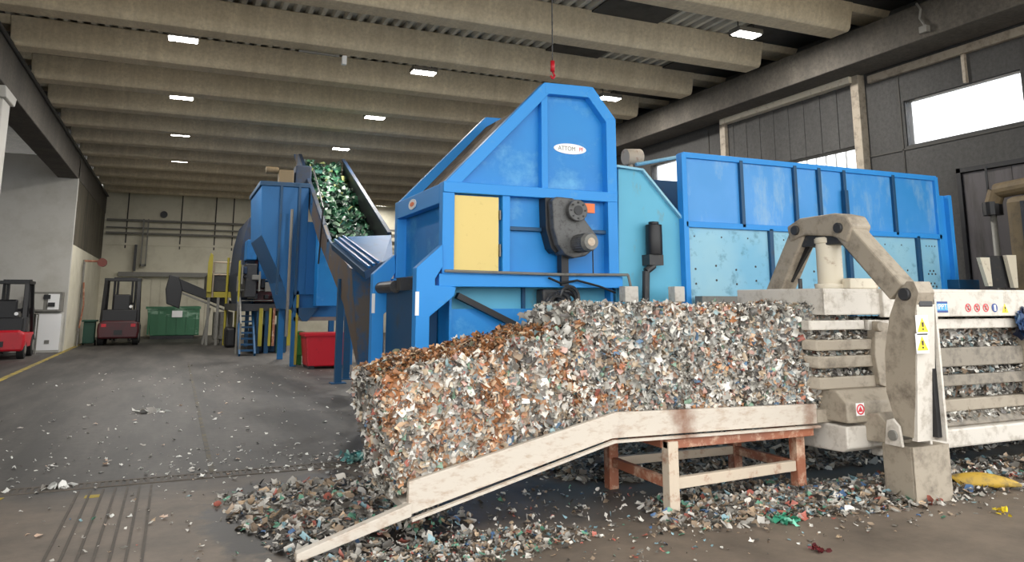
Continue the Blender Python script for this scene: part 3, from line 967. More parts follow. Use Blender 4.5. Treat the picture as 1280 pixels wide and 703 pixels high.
# lower body
MB().box(2.68, 2.97, YH + .5, YH + 1.9, 0, 1.85).build('drive_cover', 'blue_dark', hop, .01)
MB().box(3.05, 5.2, YH + .25, YH + 2.0, 0, 1.9).build('lower_body', 'teal', hop)
MB().box(3.02, 4.2, YH + .18, YH + .25, 0, 1.62).pxz([(3.02, 1.62), (3.2, 1.62), (4.2, 1.0), (4.2, .9), (3.02, .9)], YH + .14, YH + .26).build('skirt_panel', 'blue', hop)
MB().bar((3.08, YH + .12, 1.78), (3.85, YH + .12, 1.42), .1, .07).build('belt_edge', 'black', hop)
MB().box(3.98, 4.02, YH + .2, YH + .25, 1.0, 1.9).build('rib', 'blue_dark', hop)
# legs with gussets
lp = xz([(519, 335), (551, 306), (552, 333), (542, 349), (542, 357), (568, 359), (566, 370), (535, 396)], YH)
lp += [(lp[-1][0], 0), (lp[0][0], 0)]
for y0 in (YH - .06, YH + 2.05):
    lg_ = MB().pxz(lp, y0, y0 + .16).build('leg', 'blue_frame', hop, .008)
    MB().box(lp[0][0] - .01, lp[0][0] + .035, y0 - .006, y0 - .001, 1.55, 1.82).build('sticker', 'white', lg_)
    MB().box(lp[0][0] - .06, lp[-2][0] + .06, y0 - .05, y0 + .2, 0, .02).build('foot_plate', 'blue_frame', lg_)
MB().box(2.6, 2.95, YH + .9, YH + 1.1, 1.85, 2.0).cyl((2.62, YH + 1.2, 1.9), (2.62, YH + 2.0, 1.9), .08).build('drum', 'dark', hop)
MB().bar((2.62, YH + .1, 1.1), (2.62, YH + 2.05, .5), .08, .1).build('brace', 'blue_dark', hop)
# pipe run along the bottom bar
MB().tube([(2.85, YH - .1, 2.06), (4.35, YH - .1, 2.04), (5.35, YH - .1, 2.05), (5.42, YH - .08, 1.8)], .018).build('conduit', 'grey', hop)
MB().tube([(4.2, YH - .09, 2.0), (4.35, YH - .14, 1.93), (4.6, YH - .1, 1.97), (4.9, YH - .12, 1.9), (5.15, YH - .1, 1.82)], .014).build('cable', 'black', hop)
MB().cyl((4.86, YH - .05, 2.05), (4.86, YH - .05, 2.55), .008).build('cable', 'black', hop)
# gear motor
gm = MB().pxz([(4.20, 2.95), (4.22, 2.6), (4.28, 2.4), (4.38, 2.28), (4.5, 2.24), (4.66, 2.27), (4.82, 2.38), (4.84, 2.52), (4.72, 2.66), (4.62, 2.78), (4.62, 2.92), (4.5, 2.99), (4.26, 3.0)], YH - .22, YH + .06).build('gearbox', 'motor', hop, .02)
MB().pxz([(4.16, 3.0), (4.17, 2.6), (4.24, 2.36), (4.30, 2.3), (4.36, 2.34), (4.3, 2.6), (4.28, 3.0)], YH - .1, YH + .09).build('back_flange', 'black', gm, .01)
MB().cyl((4.52, YH - .22, 2.83), (4.52, YH - .3, 2.83), .135, 28).build('shaft_cover', 'motor', gm, .01)
MB().cyl((4.52, YH - .3, 2.83), (4.52, YH - .31, 2.83), .06, 20).build('bore', 'black', gm)
for i in range(8):
    a = 2 * math.pi * i / 8
    MB().cyl((4.52 + .1 * math.cos(a), YH - .3, 2.83 + .1 * math.sin(a)), (4.52 + .1 * math.cos(a), YH - .315, 2.83 + .1 * math.sin(a)), .011, 6).build('bolt', 'dark', gm)
o = MB().cyl((4.55, YH - .2, 2.42), (4.55, YH - .5, 2.42), .105, 24)
for i in range(20):
    a = 2 * math.pi * i / 20
    o.bar((4.55 + .105 * math.cos(a), YH - .22, 2.42 + .105 * math.sin(a)), (4.55 + .105 * math.cos(a), YH - .48, 2.42 + .105 * math.sin(a)), .008, .02)
o.build('motor_housing', 'motor', gm)
MB().cyl((4.55, YH - .5, 2.42), (4.55, YH - .56, 2.42), .115, 24, .095).build('fan_cover', 'grey', gm)
MB().cyl((4.55, YH - .56, 2.42), (4.55, YH - .565, 2.42), .05, 20).build('fan_grille', 'rust_pale', gm)
MB().box(4.72, 4.86, YH - .12, YH - .08, 2.83, 2.95).build('label_plate', 'orange', gm)
MB().box(4.38, 4.48, YH - .1, YH + .02, 1.9, 2.3).build('cable_duct', 'black', hop)
o = MB()
for k in range(7):
    cx = 4.32 + random.uniform(-.12, .16); cz = 1.68 + random.uniform(-.08, .1)
    pts = [(cx + .13 * math.cos(t), YH - .12 - .03 * k, cz + .15 * math.sin(t)) for t in [i * math.pi / 8 for i in range(17)]]
    o.tube(pts, .02, 6)
o.build('hose_coils', 'dark', hop)
MB().box(4.16, 4.56, YH - .02, YH + .2, 1.45, 1.86).build('lower_gearbox', 'dark', hop, .03)

# hoist chain
ch = thing('hoist_chain', (4.29, 8.42, 4.56), 'thin dark chain hanging from the roof with a red hook over the blue hopper', 'chain')
o = MB()
for k in range(60):
    z = 4.78 + k * .056
    if k % 2:
        o.box(4.282, 4.298, 8.416, 8.424, z, z + .062)
    else:
        o.box(4.286, 4.294, 8.412, 8.428, z, z + .062)
o.build('links', 'dark', ch)
MB().cyl((4.29, 8.42, 4.66), (4.29, 8.42, 4.8), .03, 12).tube([(4.29, 8.42, 4.66), (4.32, 8.42, 4.6), (4.29, 8.42, 4.56), (4.26, 8.42, 4.6)], .014, 8).build('hook', 'red', ch, 0, True)

# ------------------------------------------------------------------ bunker beside the hopper
bk = thing('waste_bunker', (8.9, 9.4, 0), 'long blue ribbed steel bunker wall with worn pale lower panels behind the press', 'bunker')
ZT, ZM = 3.72, 2.75
MB().box(6.34, 11.44, YH, YH + .06, ZM, ZT).build('upper_panel', 'blue_bunker', bk)
MB().box(6.34, 11.44, YH - .04, YH + .1, ZT - .03, ZT + .05).build('top_rail', 'blue_frame', bk, .006)
MB().box(6.34, 11.44, YH - .05, YH + .1, ZM - .03, ZM + .05).build('middle_rail', 'blue_frame', bk, .006)
MB().box(6.34, 11.44, YH + .0, YH + .06, 0, ZM).build('lower_panel', 'blue_pale', bk)
for px in (925, 992, 1022, 1053, 1114):
    a = at(px, 230, 'y', YH)[0]
    MB().box(a - .03, a + .03, YH - .05, YH + .02, ZM, ZT).build('rib', 'blue_dark', bk, .004)
for px in (963, 1147):
    a = at(px, 320, 'y', YH)[0]
    MB().box(a - .035, a + .035, YH - .05, YH + .02, 0, ZM).build('rib', 'blue_dark', bk, .004)
a = at(1056, 300, 'y', YH)[0]
MB().box(a - .03, a + .04, YH - .1, YH - .02, 0, 3.4).build('post', 'blue_dark', bk, .006)
MB().box(6.30, 6.38, YH - .05, YH + .08, 0, ZT + .03).build('end_post', 'blue_frame', bk, .006)
MB().box(11.38, 11.46, YH - .05, YH + .08, 0, ZT + .03).build('end_post', 'blue_frame', bk, .006)
o = MB()
for (x0, x1) in ((6.5, 7.9), (8.1, 9.2), (9.8, 10.9), (11.1, 11.3)):
    for i in range(5):
        for z in (1.95, 2.15):
            a = x0 + (x1 - x0) * i / 4 if x1 - x0 > .3 else x0 + .04 * i
            o.cyl((a, YH - .004, z + .05 * (i % 2)), (a, YH + .01, z + .05 * (i % 2)), .016, 8)
    for i in range(4):
        o.cyl((x0 + (x1 - x0) * i / 3, YH - .004, 2.6), (x0 + (x1 - x0) * i / 3, YH + .01, 2.6), .012, 8)
o.build('bolt_holes', 'dark', bk)
for y0 in (YH + 1.9,):
    MB().box(6.34, 11.44, y0, y0 + .06, 0, ZT).build('rear_panel', 'blue_dark', bk)
MB().box(11.40, 11.46, YH + .1, YH + 1.9, 0, ZT).build('end_panel', 'blue_dark', bk)
MB().box(11.60, 11.68, YH - .1, YH + .05, .0, 3.45).box(11.48, 11.6, YH - .02, YH + .03, 0, 3.45).build('guide_post', 'blue_frame', bk, .006)
MB().box(11.46, 11.95, YH - .25, YH + .15, 1.9, 2.06).build('bracket', 'blue_dark', bk, .01)

# teal side panel with filter
tp = thing('transfer_chute', (5.8, 8.7, 0), 'faded teal steel housing between hopper and bunker, black filter on its front', 'machine housing')
pts = xz([(773, 211), (801, 213), (852, 276), (856, 360)], YH + .06) + [(6.33, 0), (5.27, 0)]
MB().pxz(pts, YH + .06, YH + .12).build('front_panel', 'teal', tp)
q = xz([(801, 213), (852, 276)], YH + .06)
MB().bar((q[0][0], YH + .05, q[0][1]), (q[1][0], YH + .05, q[1][1]), .1, .03).build('edge_trim', 'blue_pale', tp)
MB().bar((5.28, YH + .05, 3.5), (q[0][0], YH + .05, q[0][1]), .1, .03).build('edge_trim', 'blue_pale', tp)
MB().box(5.3, 6.3, YH + .12, YH + 1.2, 0, 2.4).build('body', 'teal', tp)
MB().pxz([(5.55, 3.58), (6.28, 3.6), (6.28, 2.5), (5.55, 2.5)], 9.3, 9.34).build('rusty_sheet', 'rust_dark', tp)
f = at(817, 300, 'y', YH - .05)
fl = MB().cyl((f[0], YH - .06, f[2] - .2), (f[0], YH - .06, f[2] + .2), .11, 24).cyl((f[0], YH - .06, f[2] + .2), (f[0], YH - .06, f[2] + .24), .07, 16).build('filter', 'black', tp, .008, True)
MB().tube([(f[0], YH - .06, f[2] - .2), (f[0] - .02, YH - .06, f[2] - .34), (f[0] - .14, YH - .06, f[2] - .42), (f[0] - .16, YH - .06, 1.7)], .05, 10).box(f[0] - .12, f[0] + .1, YH - .12, YH + .06, f[2] - .34, f[2] - .2).build('pipe', 'dark', tp)
for px, w_ in ((790, .1), (850, .08)):
    p = at(px, 366, 'y', 8.2)
    MB().box(p[0] - w_, p[0] + w_, 8.2, 8.35, p[2] - .12, p[2] + .08).box(p[0] - .03, p[0] + .03, 8.24, 8.32, 0, p[2] - .1).build('junction_box', 'white_metal', tp, .01)
MB().box(6.4, 11.3, 8.25, 8.4, 1.68, 1.78).build('walkway_edge', 'grey', bk)
# brown drum and pipe standing up behind
dp = thing('dust_drum', (5.9, 10.2, 3.4), 'small brown drum with a pale pipe poking up behind the teal housing', 'drum')
p = at(788, 197, 'y', 10.0)
dp.location = (p[0], 10.0, p[2] - .2); WL[dp.name] = Vector(dp.location)
MB().cyl((p[0] - .1, 10, p[2]), (p[0] + .18, 10, p[2] + .02), .13, 20).cyl((p[0], 10, p[2] - .1), (p[0], 10, 2.4), .04).build('drum_body', 'rust_pale', dp, .01, True)
a, b_ = at(795, 206, 'y', 9.8), at(850, 196, 'y', 9.8)
MB().cyl(a, b_, .03, 10).build('pipe', 'blue_pale', dp)

# ================================================================== CONVEYOR with green bottles
cv = thing('inclined_conveyor', (3.9, 18, 0), 'steep blue inclined conveyor with stained sides carrying green bottles', 'conveyor')
XL, XR = 3.3, 4.5
T, B_ = at(374, 193, 'x', XL), at(412, 300, 'x', XL)
side = yz([(369, 193), (376, 193), (414, 301), (440, 335), (466, 340), (466, 470), (452, 470), (432, 380), (400, 300), (385, 250)], XL)
MB().pyz(side, XL - .05, XL).build('side_wall', 'blue_stain', cv)
tt, bb = yz([(376, 194)], XL)[0], yz([(413, 301)], XL)[0]
MB().bar((XL - .02, tt[0], tt[1]), (XL - .02, bb[0], bb[1]), .1, .08).build('edge_rail', 'line_navy', cv, .006)
tr_, br_ = at(429, 200, 'x', XR), at(487, 292, 'x', XR)
dz = .75
MB().prism([(XR, tr_[1], tr_[2]), (XR, br_[1], br_[2]), (XR, br_[1], br_[2] - dz), (XR, tr_[1], tr_[2] - dz)], (.05, 0, 0)).build('side_wall', 'black', cv)
MB().bar((XR, tr_[1], tr_[2]), (XR, br_[1], br_[2]), .1, .06).build('edge_rail', 'line_navy', cv, .006)
# belt
Y0, Z0, Y1, Z1 = bb[0] - .6, bb[1] - .62, tt[0], tt[1] - .42
MB().prism([(XL, Y0, Z0), (XR, Y0, Z0), (XR, Y1, Z1), (XL, Y1, Z1)], (0, 0, -.08)).build('belt', 'rubber_black', cv)
MB().cyl((XL, Y1, Z1 - .1), (XR, Y1, Z1 - .1), .14, 20).build('roller', 'dark', cv)
# lower hood and front chute
hd = yz([(414, 303), (434, 296)], XL)
o = MB()
q1, q2, q3, q4 = at(413, 304, 'x', XL - .1), at(456, 340, 'x', XL - .1), None, None
H0 = at(413, 304, 'y', 14.2); H1 = at(434, 296, 'y', 14.6); H2 = at(478, 327, 'y', 12.2); H3 = at(455, 340, 'y', 11.9)
o.prism([H0, H1, H2, H3], (.05, .1, -.12))
hdo = o.build('hood', 'blue_dark', cv, .01)
o = MB()
for t in (.25, .5, .75):
    A = Vector(H0).lerp(Vector(H1), t); Bq = Vector(H3).lerp(Vector(H2), t)
    o.bar(A + Vector((0, -.03, .03)), Bq + Vector((0, -.03, .03)), .04, .04)
o.build('hood_rib', 'blue_tower', hdo)
pl = [at(434, 296, 'y', 14.4), at(489, 294, 'y', 14.0), at(491, 322, 'y', 13.2), at(478, 328, 'y', 12.6)]
MB().prism(pl, (0, .06, -.02)).build('feed_plate', 'blue_tower', cv)
MB().prism([at(440, 336, 'y', 12.8), at(478, 328, 'y', 12.8), at(480, 460, 'y', 12.8), at(448, 452, 'y', 12.8)], (0, .06, 0)).build('front_plate', 'blue_stain', cv)
# support legs
for px, Yl in ((423, 16.5), (433, 17.3)):
    p = at(px, 470, 'y', Yl)
    MB().box(p[0] - .07, p[0] + .07, Yl, Yl + .14, 0, 2.2).build('leg', 'blue_dark', cv, .006)
    MB().box(p[0] - .16, p[0] + .16, Yl - .08, Yl + .2, 0, .02).build('foot_plate', 'blue_dark', cv)
MB().tube([at(392, 212, 'x', XL - .1), at(404, 260, 'x', XL - .1), at(398, 330, 'x', XL - .1)], .02).build('cable', 'black', cv)
# bottles on the belt
n = 1500
t = rng.uniform(0.02, 1.0, n)
P = np.stack([rng.uniform(XL + .06, XR - .06, n), Y0 + (Y1 - Y0) * t, Z0 + (Z1 - Z0) * t + rng.uniform(.02, .28, n)], 1)
cols = pick(P_GREEN, n)
o = scrap_mesh('green_bottles', P, np.tile([0, -.45, .9], (n, 1)), rng.uniform(.05, .12, n), cols, None, tilt=.6, aspect=.5, fold=.8)
tag(o, 'heap of crushed green plastic bottles riding up the inclined conveyor', 'bottles')

# ------------------------------------------------------------------ sorting tower behind the conveyor
tw_ = thing('sorting_tower', (4.0, 22.5, 0), 'big blue steel tower with hopper-shaped lower side behind the conveyor', 'sorting machine')
YT = 21.3
pts = xz([(327, 229), (470, 236), (470, 385), (420, 383), (418, 425), (363, 425), (361, 408), (353, 352), (327, 294)], YT)
pts = [(a, b_) for a, b_ in pts]
MB().pxz([pts[0], (3.22, pts[0][1] + .02), (3.22, 1.9), (3.0, 1.9), (2.86, 1.5), pts[7], pts[8]], YT, YT + 3.2).build('housing', 'blue_tower', tw_, .01)
MB().box(3.22, 4.9, YT, YT + 3.2, 1.9, 3.9).build('housing', 'blue_tower', tw_, .01)
e0, e1 = xz([(327, 229), (376, 229)], YT)
MB().box(e0[0] - .04, 3.24, YT - .05, YT + 3.25, e0[1] - .06, e0[1] + .06).build('top_rim', 'blue_dark', tw_, .01)
for px in (349, 372):
    a = at(px, 300, 'y', YT)[0]
    MB().box(a - .03, a + .03, YT - .06, YT, 1.9, 4.85).build('rib', 'blue_dark', tw_)
a, b_ = at(397, 300, 'y', YT - .3), at(420, 383, 'y', YT - .3)
MB().box(a[0], b_[0], YT - .5, YT, b_[2], 3.7).build('side_box', 'blue', tw_, .02)
a = at(362, 330, 'y', YT - .2)
MB().cyl((a[0], YT - .2, .8), (a[0], YT - .2, 4.2), .04).build('pipe', 'grey', tw_)
MB().pxz(xz([(366, 385), (398, 385), (384, 402), (378, 402)], YT - .1), YT - .1, YT + .6).build('discharge_cone', 'blue_dark', tw_)
for px in (367, 437):
    a = at(px, 440, 'y', YT)[0]
    for yl in (YT, YT + 2.8):
        MB().box(a - .08, a + .08, yl, yl + .16, 0, 2.0).build('leg', 'blue_tower', tw_, .006)
MB().box(2.95, 4.6, YT, YT + .1, 1.2, 1.3).build('cross_brace', 'grey', tw_)
MB().box(2.95, 4.6, YT + .1, YT + .2, 1.3, 2.0).build('belly_sheet', 'blue_tower', tw_)
a = at(352, 210, 'y', YT + 1)
MB().box(a[0] - .1, a[0] + .3, YT + .6, YT + 1.0, e0[1] + .05, a[2] - .12).cyl((a[0] - .45, YT + .8, a[2] - .12), (a[0] - .1, YT + .8, a[2] - .12), .1).build('drive_motor', 'olive', tw_, .02)
MB().box(a[0] + .35, a[0] + .8, YT + .6, YT + 1.1, e0[1] + .05, a[2] + .05).build('gearbox', 'line_navy', tw_, .04)
MB().box(3.0, 3.06, YT - .1, YT - .02, .05, 1.9).build('yellow_post', 'yellow', tw_)

rc = thing('red_container', (3.9, 20.5, 0), 'bright red steel container standing under the blue tower', 'container')
a, b_ = at(380, 418, 'y', 20.6), at(432, 456, 'y', 20.6)
MB().pxz([(a[0] + .08, .06), (a[0], a[2]), (4.25, a[2]), (4.2, .06)], 20.3, 21.2).build('body', 'red', rc, .03)
MB().box(a[0] - .03, 4.28, 20.26, 21.24, a[2] - .05, a[2] + .03).build('rim', 'red', rc, .01)
MB().box(a[0] + .1, a[0] + .25, 20.3, 21.2, 0, .08).build('skid', 'black', rc)
MB().box(4.0, 4.15, 20.3, 21.2, 0, .08).build('skid', 'black', rc)
gb = thing('green_bin', (3.05, 20.9, 0), 'small bright green box beside the red container', 'box')
MB().box(3.06, 3.3, 21.7, 22.2, .25, .85).box(3.08, 3.28, 21.75, 22.15, 0, .25).build('body', 'bright_green', gb, .02)
MB().box(3.04, 3.32, 21.68, 22.22, .85, .9).build('lid', 'bright_green', gb, .01)

# ------------------------------------------------------------------ sorting line far behind: platform, stairs, small machines
sl = thing('sorting_line', (3.0, 30, 0), 'dark blue sorting line with platform, stair and yellow posts beyond the tower', 'sorting machine')
YS_ = 28.0
o = MB()
o.pxz(xz([(304, 300), (312, 272), (330, 270), (330, 300), (345, 330), (356, 360), (360, 385), (302, 385), (298, 340)], YS_), YS_, YS_ + 5)
o.build('housing', 'line_navy', sl, .02)
for (x0, y0, x1, y1, mt, dy) in ((305, 330, 322, 372, 'dark', 1.2), (322, 310, 342, 352, 'blue_tower', .8), (318, 345, 345, 378, 'dark_red', .5), (340, 290, 350, 345, 'dark', .9), (296, 345, 312, 365, 'grey', .4), (345, 372, 362, 395, 'dark', .6), (308, 300, 322, 325, 'blue_tower', 1.1)):
    a, b_ = at(x0, y1, 'y', YS_ - dy), at(x1, y0, 'y', YS_ - dy)
    MB().box(a[0], b_[0], YS_ - dy, YS_, a[2], b_[2]).build('machine_unit', mt, sl, .03)
a, b_ = at(294, 386, 'y', YS_ - 1), at(366, 380, 'y', YS_ - 1)
MB().box(a[0], b_[0], YS_ - 1, YS_ + 5, a[2] - .08, b_[2]).build('platform', 'dark', sl)
for px in (322, 333, 348, 355):
    for yl in (YS_ - .9, YS_ + 3.5):
        a = at(px, 420, 'y', YS_ - .9)[0]
        MB().box(a - .07, a + .07, yl, yl + .14, 0, 1.55).build('post', 'blue_dark' if px != 348 else 'dark_green', sl)
for px in (326, 338.5, 341.5, 362):
    a = at(px, 400, 'y', YS_ - 1.1)[0]
    MB().box(a - .06, a + .06, YS_ - 1.1, YS_ - 1.0, .25, 1.5).build('guard_post', 'yellow' if px != 341.5 else 'rust', sl)
rs_ = random.Random(5)
for k in range(16):
    px0 = rs_.uniform(296, 352); py0 = rs_.uniform(300, 372); w0 = rs_.uniform(4, 12); h0_ = rs_.uniform(3, 12)
    yd = YS_ - rs_.uniform(.5, 1.4)
    a, b_ = at(px0, py0 + h0_, 'y', yd), at(px0 + w0, py0, 'y', yd)
    MB().box(a[0], b_[0], yd, yd + .5, a[2], b_[2]).build('machine_unit', rs_.choice(['line_navy', 'dark', 'blue_dark', 'black', 'grey', 'rust_dark']), sl, .02)
for k in range(5):
    a, b_ = at(rs_.uniform(296, 345), rs_.uniform(290, 350), 'y', YS_ - 1.5), at(rs_.uniform(296, 350), rs_.uniform(350, 384), 'y', YS_ - 1.5)
    MB().tube([a, (a[0], a[1], b_[2])], .03).build('pipe', rs_.choice(['grey', 'black', 'yellow']), sl)
for zz in (1.75, 2.1, 2.45):
    MB().tube([(at(296, 380, 'y', YS_ - 1)[0], YS_ - 1, zz), (at(340, 380, 'y', YS_ - 1)[0], YS_ - 1, zz)], .02).build('handrail', 'grey', sl)
for px in (322, 333, 348):
    a = at(px, 420, 'y', YS_ - .9)[0]
    MB().box(a - .1, a + .35, YS_ - .4, YS_ + 1.5, 0, .9).build('machine_unit', 'line_navy' if px != 333 else 'blue_dark', sl, .03)
# stair: stringers and treads
A0, A1 = at(299, 372, 'y', 27.4), at(314, 428, 'y', 27.4)
o = MB()
for k in range(9):
    z = .18 * (k + 1)
    o.box(A0[0], A1[0], 26.2 + .2 * k, 26.45 + .2 * k, z - .05, z)
o.build('stair_treads', 'blue_dark', sl)
MB().bar((A0[0], 26.0, 0), (A0[0], 28.0, 1.8), .06, .2).bar((A1[0], 26.0, 0), (A1[0], 28.0, 1.8), .06, .2).build('stair_stringer', 'blue_dark', sl)
MB().tube([(A0[0], 26.1, .0), (A0[0], 26.1, 1.0), (A0[0], 28, 2.8), (A0[0], 28, 1.7)], .03).build('handrail', 'grey', sl)
MB().cyl((at(297, 400, 'y', 27)[0], 27, 0), (at(297, 400, 'y', 27)[0], 27, 3.1), .04).build('post', 'grey', sl)
# raised platform with yellow guard behind
YP = 33
a, b_ = at(258, 372, 'y', YP), at(296, 360, 'y', YP)
MB().box(a[0], b_[0], YP, YP + 3, a[2], a[2] + .22).build('platform', 'yellow', sl)
MB().box(a[0] - .02, b_[0], YP + .1, YP + 3, a[2] + .25, a[2] + .9).build('machine_unit', 'dark', sl)
g0, g1 = at(258, 365, 'y', YP - .1), at(267, 316, 'y', YP - .1)
MB().pxz([(g0[0], g0[2]), (g1[0], g0[2]), (g1[0], g1[2] - .1), (g1[0] - .1, g1[2]), (g0[0], g1[2] - .4)], YP - .15, YP - .05).build('ladder_guard', 'yellow', sl)
h0, h1 = at(268, 328, 'y', YP), at(296, 318, 'y', YP)
MB().tube([(h0[0], YP, a[2]), (h0[0], YP, h0[2]), (h1[0], YP, h0[2]), (h1[0], YP, a[2])], .035).tube([(h0[0], YP, h0[2] - .5), (h1[0], YP, h0[2] - .5)], .03).build('handrail', 'rust_pale', sl)
MB().cyl((h1[0] - .3, YP, 0), (h1[0] - .3, YP, 3.5), .05).cyl((h1[0] + .1, YP, 0), (h1[0] + .1, YP, 3.2), .05).build('post', 'yellow', sl)
for px in (258, 270, 282, 294):
    p = at(px, 420, 'y', YP)[0]
    MB().box(p - .05, p + .05, YP, YP + .1, 0, a[2]).build('post', 'grey', sl)
MB().box(at(268, 400, 'y', YP)[0], at(292, 400, 'y', YP)[0], YP + .4, YP + 1.4, .2, 1.3).build('machine_unit', 'grey', sl, .03)
MB().box(at(283, 400, 'y', YP - 2)[0], at(297, 400, 'y', YP - 2)[0], YP - 2, YP - .8, 0, .75).build('machine_unit', 'black', sl, .1)

# dark discharge conveyor reaching left over the green container
dc = thing('discharge_conveyor', (1.0, 33.5, 0), 'dark conveyor rising left with a hooded head above the green container', 'conveyor')
YD = 34.0
MB().pxz(xz([(212, 344), (224, 347), (228, 362), (224, 386), (208, 380), (207, 362)], YD), YD - .6, YD + .5).build('head_hood', 'black', dc, .03)
MB().pxz(xz([(222, 348), (292, 378), (292, 388), (228, 364)], YD), YD - .5, YD + .4).build('frame', 'black', dc, .02)
MB().pxz(xz([(228, 366), (290, 391), (290, 393), (228, 368)], YD), YD - .5, YD + .4).build('return_belt', 'grey', dc)
for px in (262, 284):
    p = at(px, 385, 'y', YD)
    MB().bar((p[0], YD - .4, p[2]), (p[0] - .2, YD - .4, 0), .07, .07).build('leg', 'grey', dc)
    MB().bar((p[0], YD + .3, p[2]), (p[0] - .2, YD + .3, 0), .07, .07).build('leg', 'grey', dc)

# green skip
gs = thing('green_skip', (-.1, 41, 0), 'green and white striped waste skip by the back wall', 'skip')
YG = 39.5
pts = xz([(184, 384), (250, 383), (250, 418), (184, 418)], YG)
MB().pxz([(pts[0][0], pts[0][1]), (pts[1][0], pts[1][1]), (pts[2][0] - .05, .15), (pts[3][0] + .1, .15)], YG, YG + 1.8).build('body', 'green', gs, .03)
MB().box(pts[0][0] - .05, pts[1][0] + .05, YG - .06, YG + .05, pts[0][1] - .1, pts[0][1] + .02).build('rim', 'green', gs)
for k in range(6):
    xx = pts[0][0] + .1 + k * (pts[1][0] - pts[0][0] - .2) / 5
    MB().box(xx - .04, xx + .04, YG - .05, YG, .2, pts[0][1] - .1).build('rib', 'green', gs)
MB().box(pts[0][0] + .2, pts[1][0] - .2, YG - .02, YG + 1.8, 0, .15).build('skid', 'black', gs)
MB().box(-.1, .35, YG - .07, YG - .05, 1.0, 1.3).build('sign_plate', 'white', gs)

# ------------------------------------------------------------------ far-wall services
cb = thing('cable_tray', (2, 42.6, 4.9), 'grey pipe runs and trays fixed along the back wall', 'pipes')
for py_ in (277, 286, 293):
    z = at(200, py_, 'y', 42.5)[2]
    MB().tube([(-3.4, 42.5, z), (12.5, 42.5, z)], .06 if py_ != 286 else .04).build('pipe', 'grey', cb)
p0, p1 = at(183, 274, 'y', 42.4), at(183, 333, 'y', 42.4)
MB().box(p0[0] - .14, p0[0] - .08, 42.4, 42.6, p1[2], p0[2]).box(p0[0] + .08, p0[0] + .14, 42.4, 42.6, p1[2], p0[2]).box(p0[0] - .14, p0[0] + .14, 42.4, 42.6, p1[2], p1[2] + .1).build('drop_tray', 'grey', cb)
p0, p1 = at(170, 306, 'y', 42.4), at(170, 339, 'y', 42.4)
MB().box(p0[0] - .06, p0[0] + .06, 42.4, 42.6, p1[2], p0[2]).build('drop_pipe', 'dark', cb)
p = at(205, 268, 'y', 42.5)
tag(MB().cyl((p[0], 42.55, p[2]), (p[0], 42.8, p[2]), .17, 16).build('wall_fan', 'black'), 'small round black vent high on the back wall', 'vent')

# orange hose pole near the left wall
hp = thing('hose_stand', (-3.3, 38, 0), 'thin pole with an orange hose reel beside the side wall', 'hose reel')
Yp = 34.5
a = at(112, 325, 'y', Yp)
MB().tube([(-3.42, Yp, .0), (-3.42, Yp, a[2])], .04).build('pole', 'grey', hp)
b_ = at(128, 328, 'y', Yp)
MB().cyl((-3.42, Yp, a[2] - .05), (b_[0], Yp, a[2] - .05), .04).build('arm', 'rust', hp)
MB().cyl((b_[0], Yp - .15, a[2] - .1), (b_[0], Yp + .15, a[2] - .1), .17, 20).build('reel', 'rust_dark', hp)
MB().tube([(-3.36, Yp - .1, a[2] - .9), (-3.3, Yp - .1, 1.6), (-3.38, Yp - .1, .7)], .03).build('hose', 'rust', hp)
bn = thing('wheelie_bin', (-3.1, 36, 0), 'dark green wheelie bin against the side wall', 'bin')
bn.location = (-3.05, 35, 0); WL[bn.name] = Vector(bn.location)
MB().prism([(-3.28, 34.8, .08), (-2.86, 34.8, .08), (-2.86, 35.2, .08), (-3.28, 35.2, .08)], (0, 0, .85)).build('body', 'dark_green', bn, .03)
MB().box(-3.34, -2.8, 34.7, 35.26, .93, 1.0).build('lid', 'dark_green', bn, .02)
for xx in (-3.3, -2.88):
    MB().cyl((xx, 35.2, .1), (xx + .05, 35.2, .1), .1).build('wheel', 'tyre', bn)

# switch cabinets against the white wall
cbn = thing('electrical_cabinet', (-5.0, 30.6, 0), 'white floor cabinet topped by a grey switch box against the white wall', 'cabinet')
c0, c1 = at(46, 388, 'y', 30.6), at(76, 423, 'y', 30.6)
MB().box(c0[0], c1[0], 30.5, 30.95, 0, 1.35).build('base_cabinet', 'white_wall', cbn, .01)
u0, u1 = at(37, 367, 'y', 30.5), at(77, 388, 'y', 30.5)
ub = MB().box(u0[0], u1[0], 30.4, 30.95, 1.37, 2.05).build('switch_box', 'grey', cbn, .02)
MB().box(u0[0] + .1, (u0[0] + u1[0]) / 2 - .05, 30.38, 30.4, 1.45, 1.98).build('door', 'white_wall', ub)
MB().box((u0[0] + u1[0]) / 2 + .08, u1[0] - .08, 30.38, 30.4, 1.45, 1.98).build('door', 'white', ub)
o = MB()
for (ax_, az) in ((.45, 1.88), (.3, 1.62)):
    o.box(u1[0] - ax_ - .1, u1[0] - ax_ + .1, 30.34, 30.38, az - .07, az + .07)
o.build('push_buttons', 'black', ub)
MB().box(c0[0] + .03, c1[0] - .03, 30.48, 30.5, .08, 1.3).build('door', 'white', cbn)
MB().box((c0[0] + c1[0]) / 2 - .07, (c0[0] + c1[0]) / 2 + .07, 30.46, 30.48, .3, .42).build('handle', 'grey', cbn)
pr = thing('printer_stand', (-5.5, 29.8, 0), 'black printer-like box on a thin tube stand next to the cabinet', 'stand')
s0, s1 = at(27, 385, 'y', 29.5), at(41, 392, 'y', 29.5)
MB().box(s0[0], s1[0], 29.4, 29.8, s1[2], s0[2]).build('box', 'black', pr, .03)
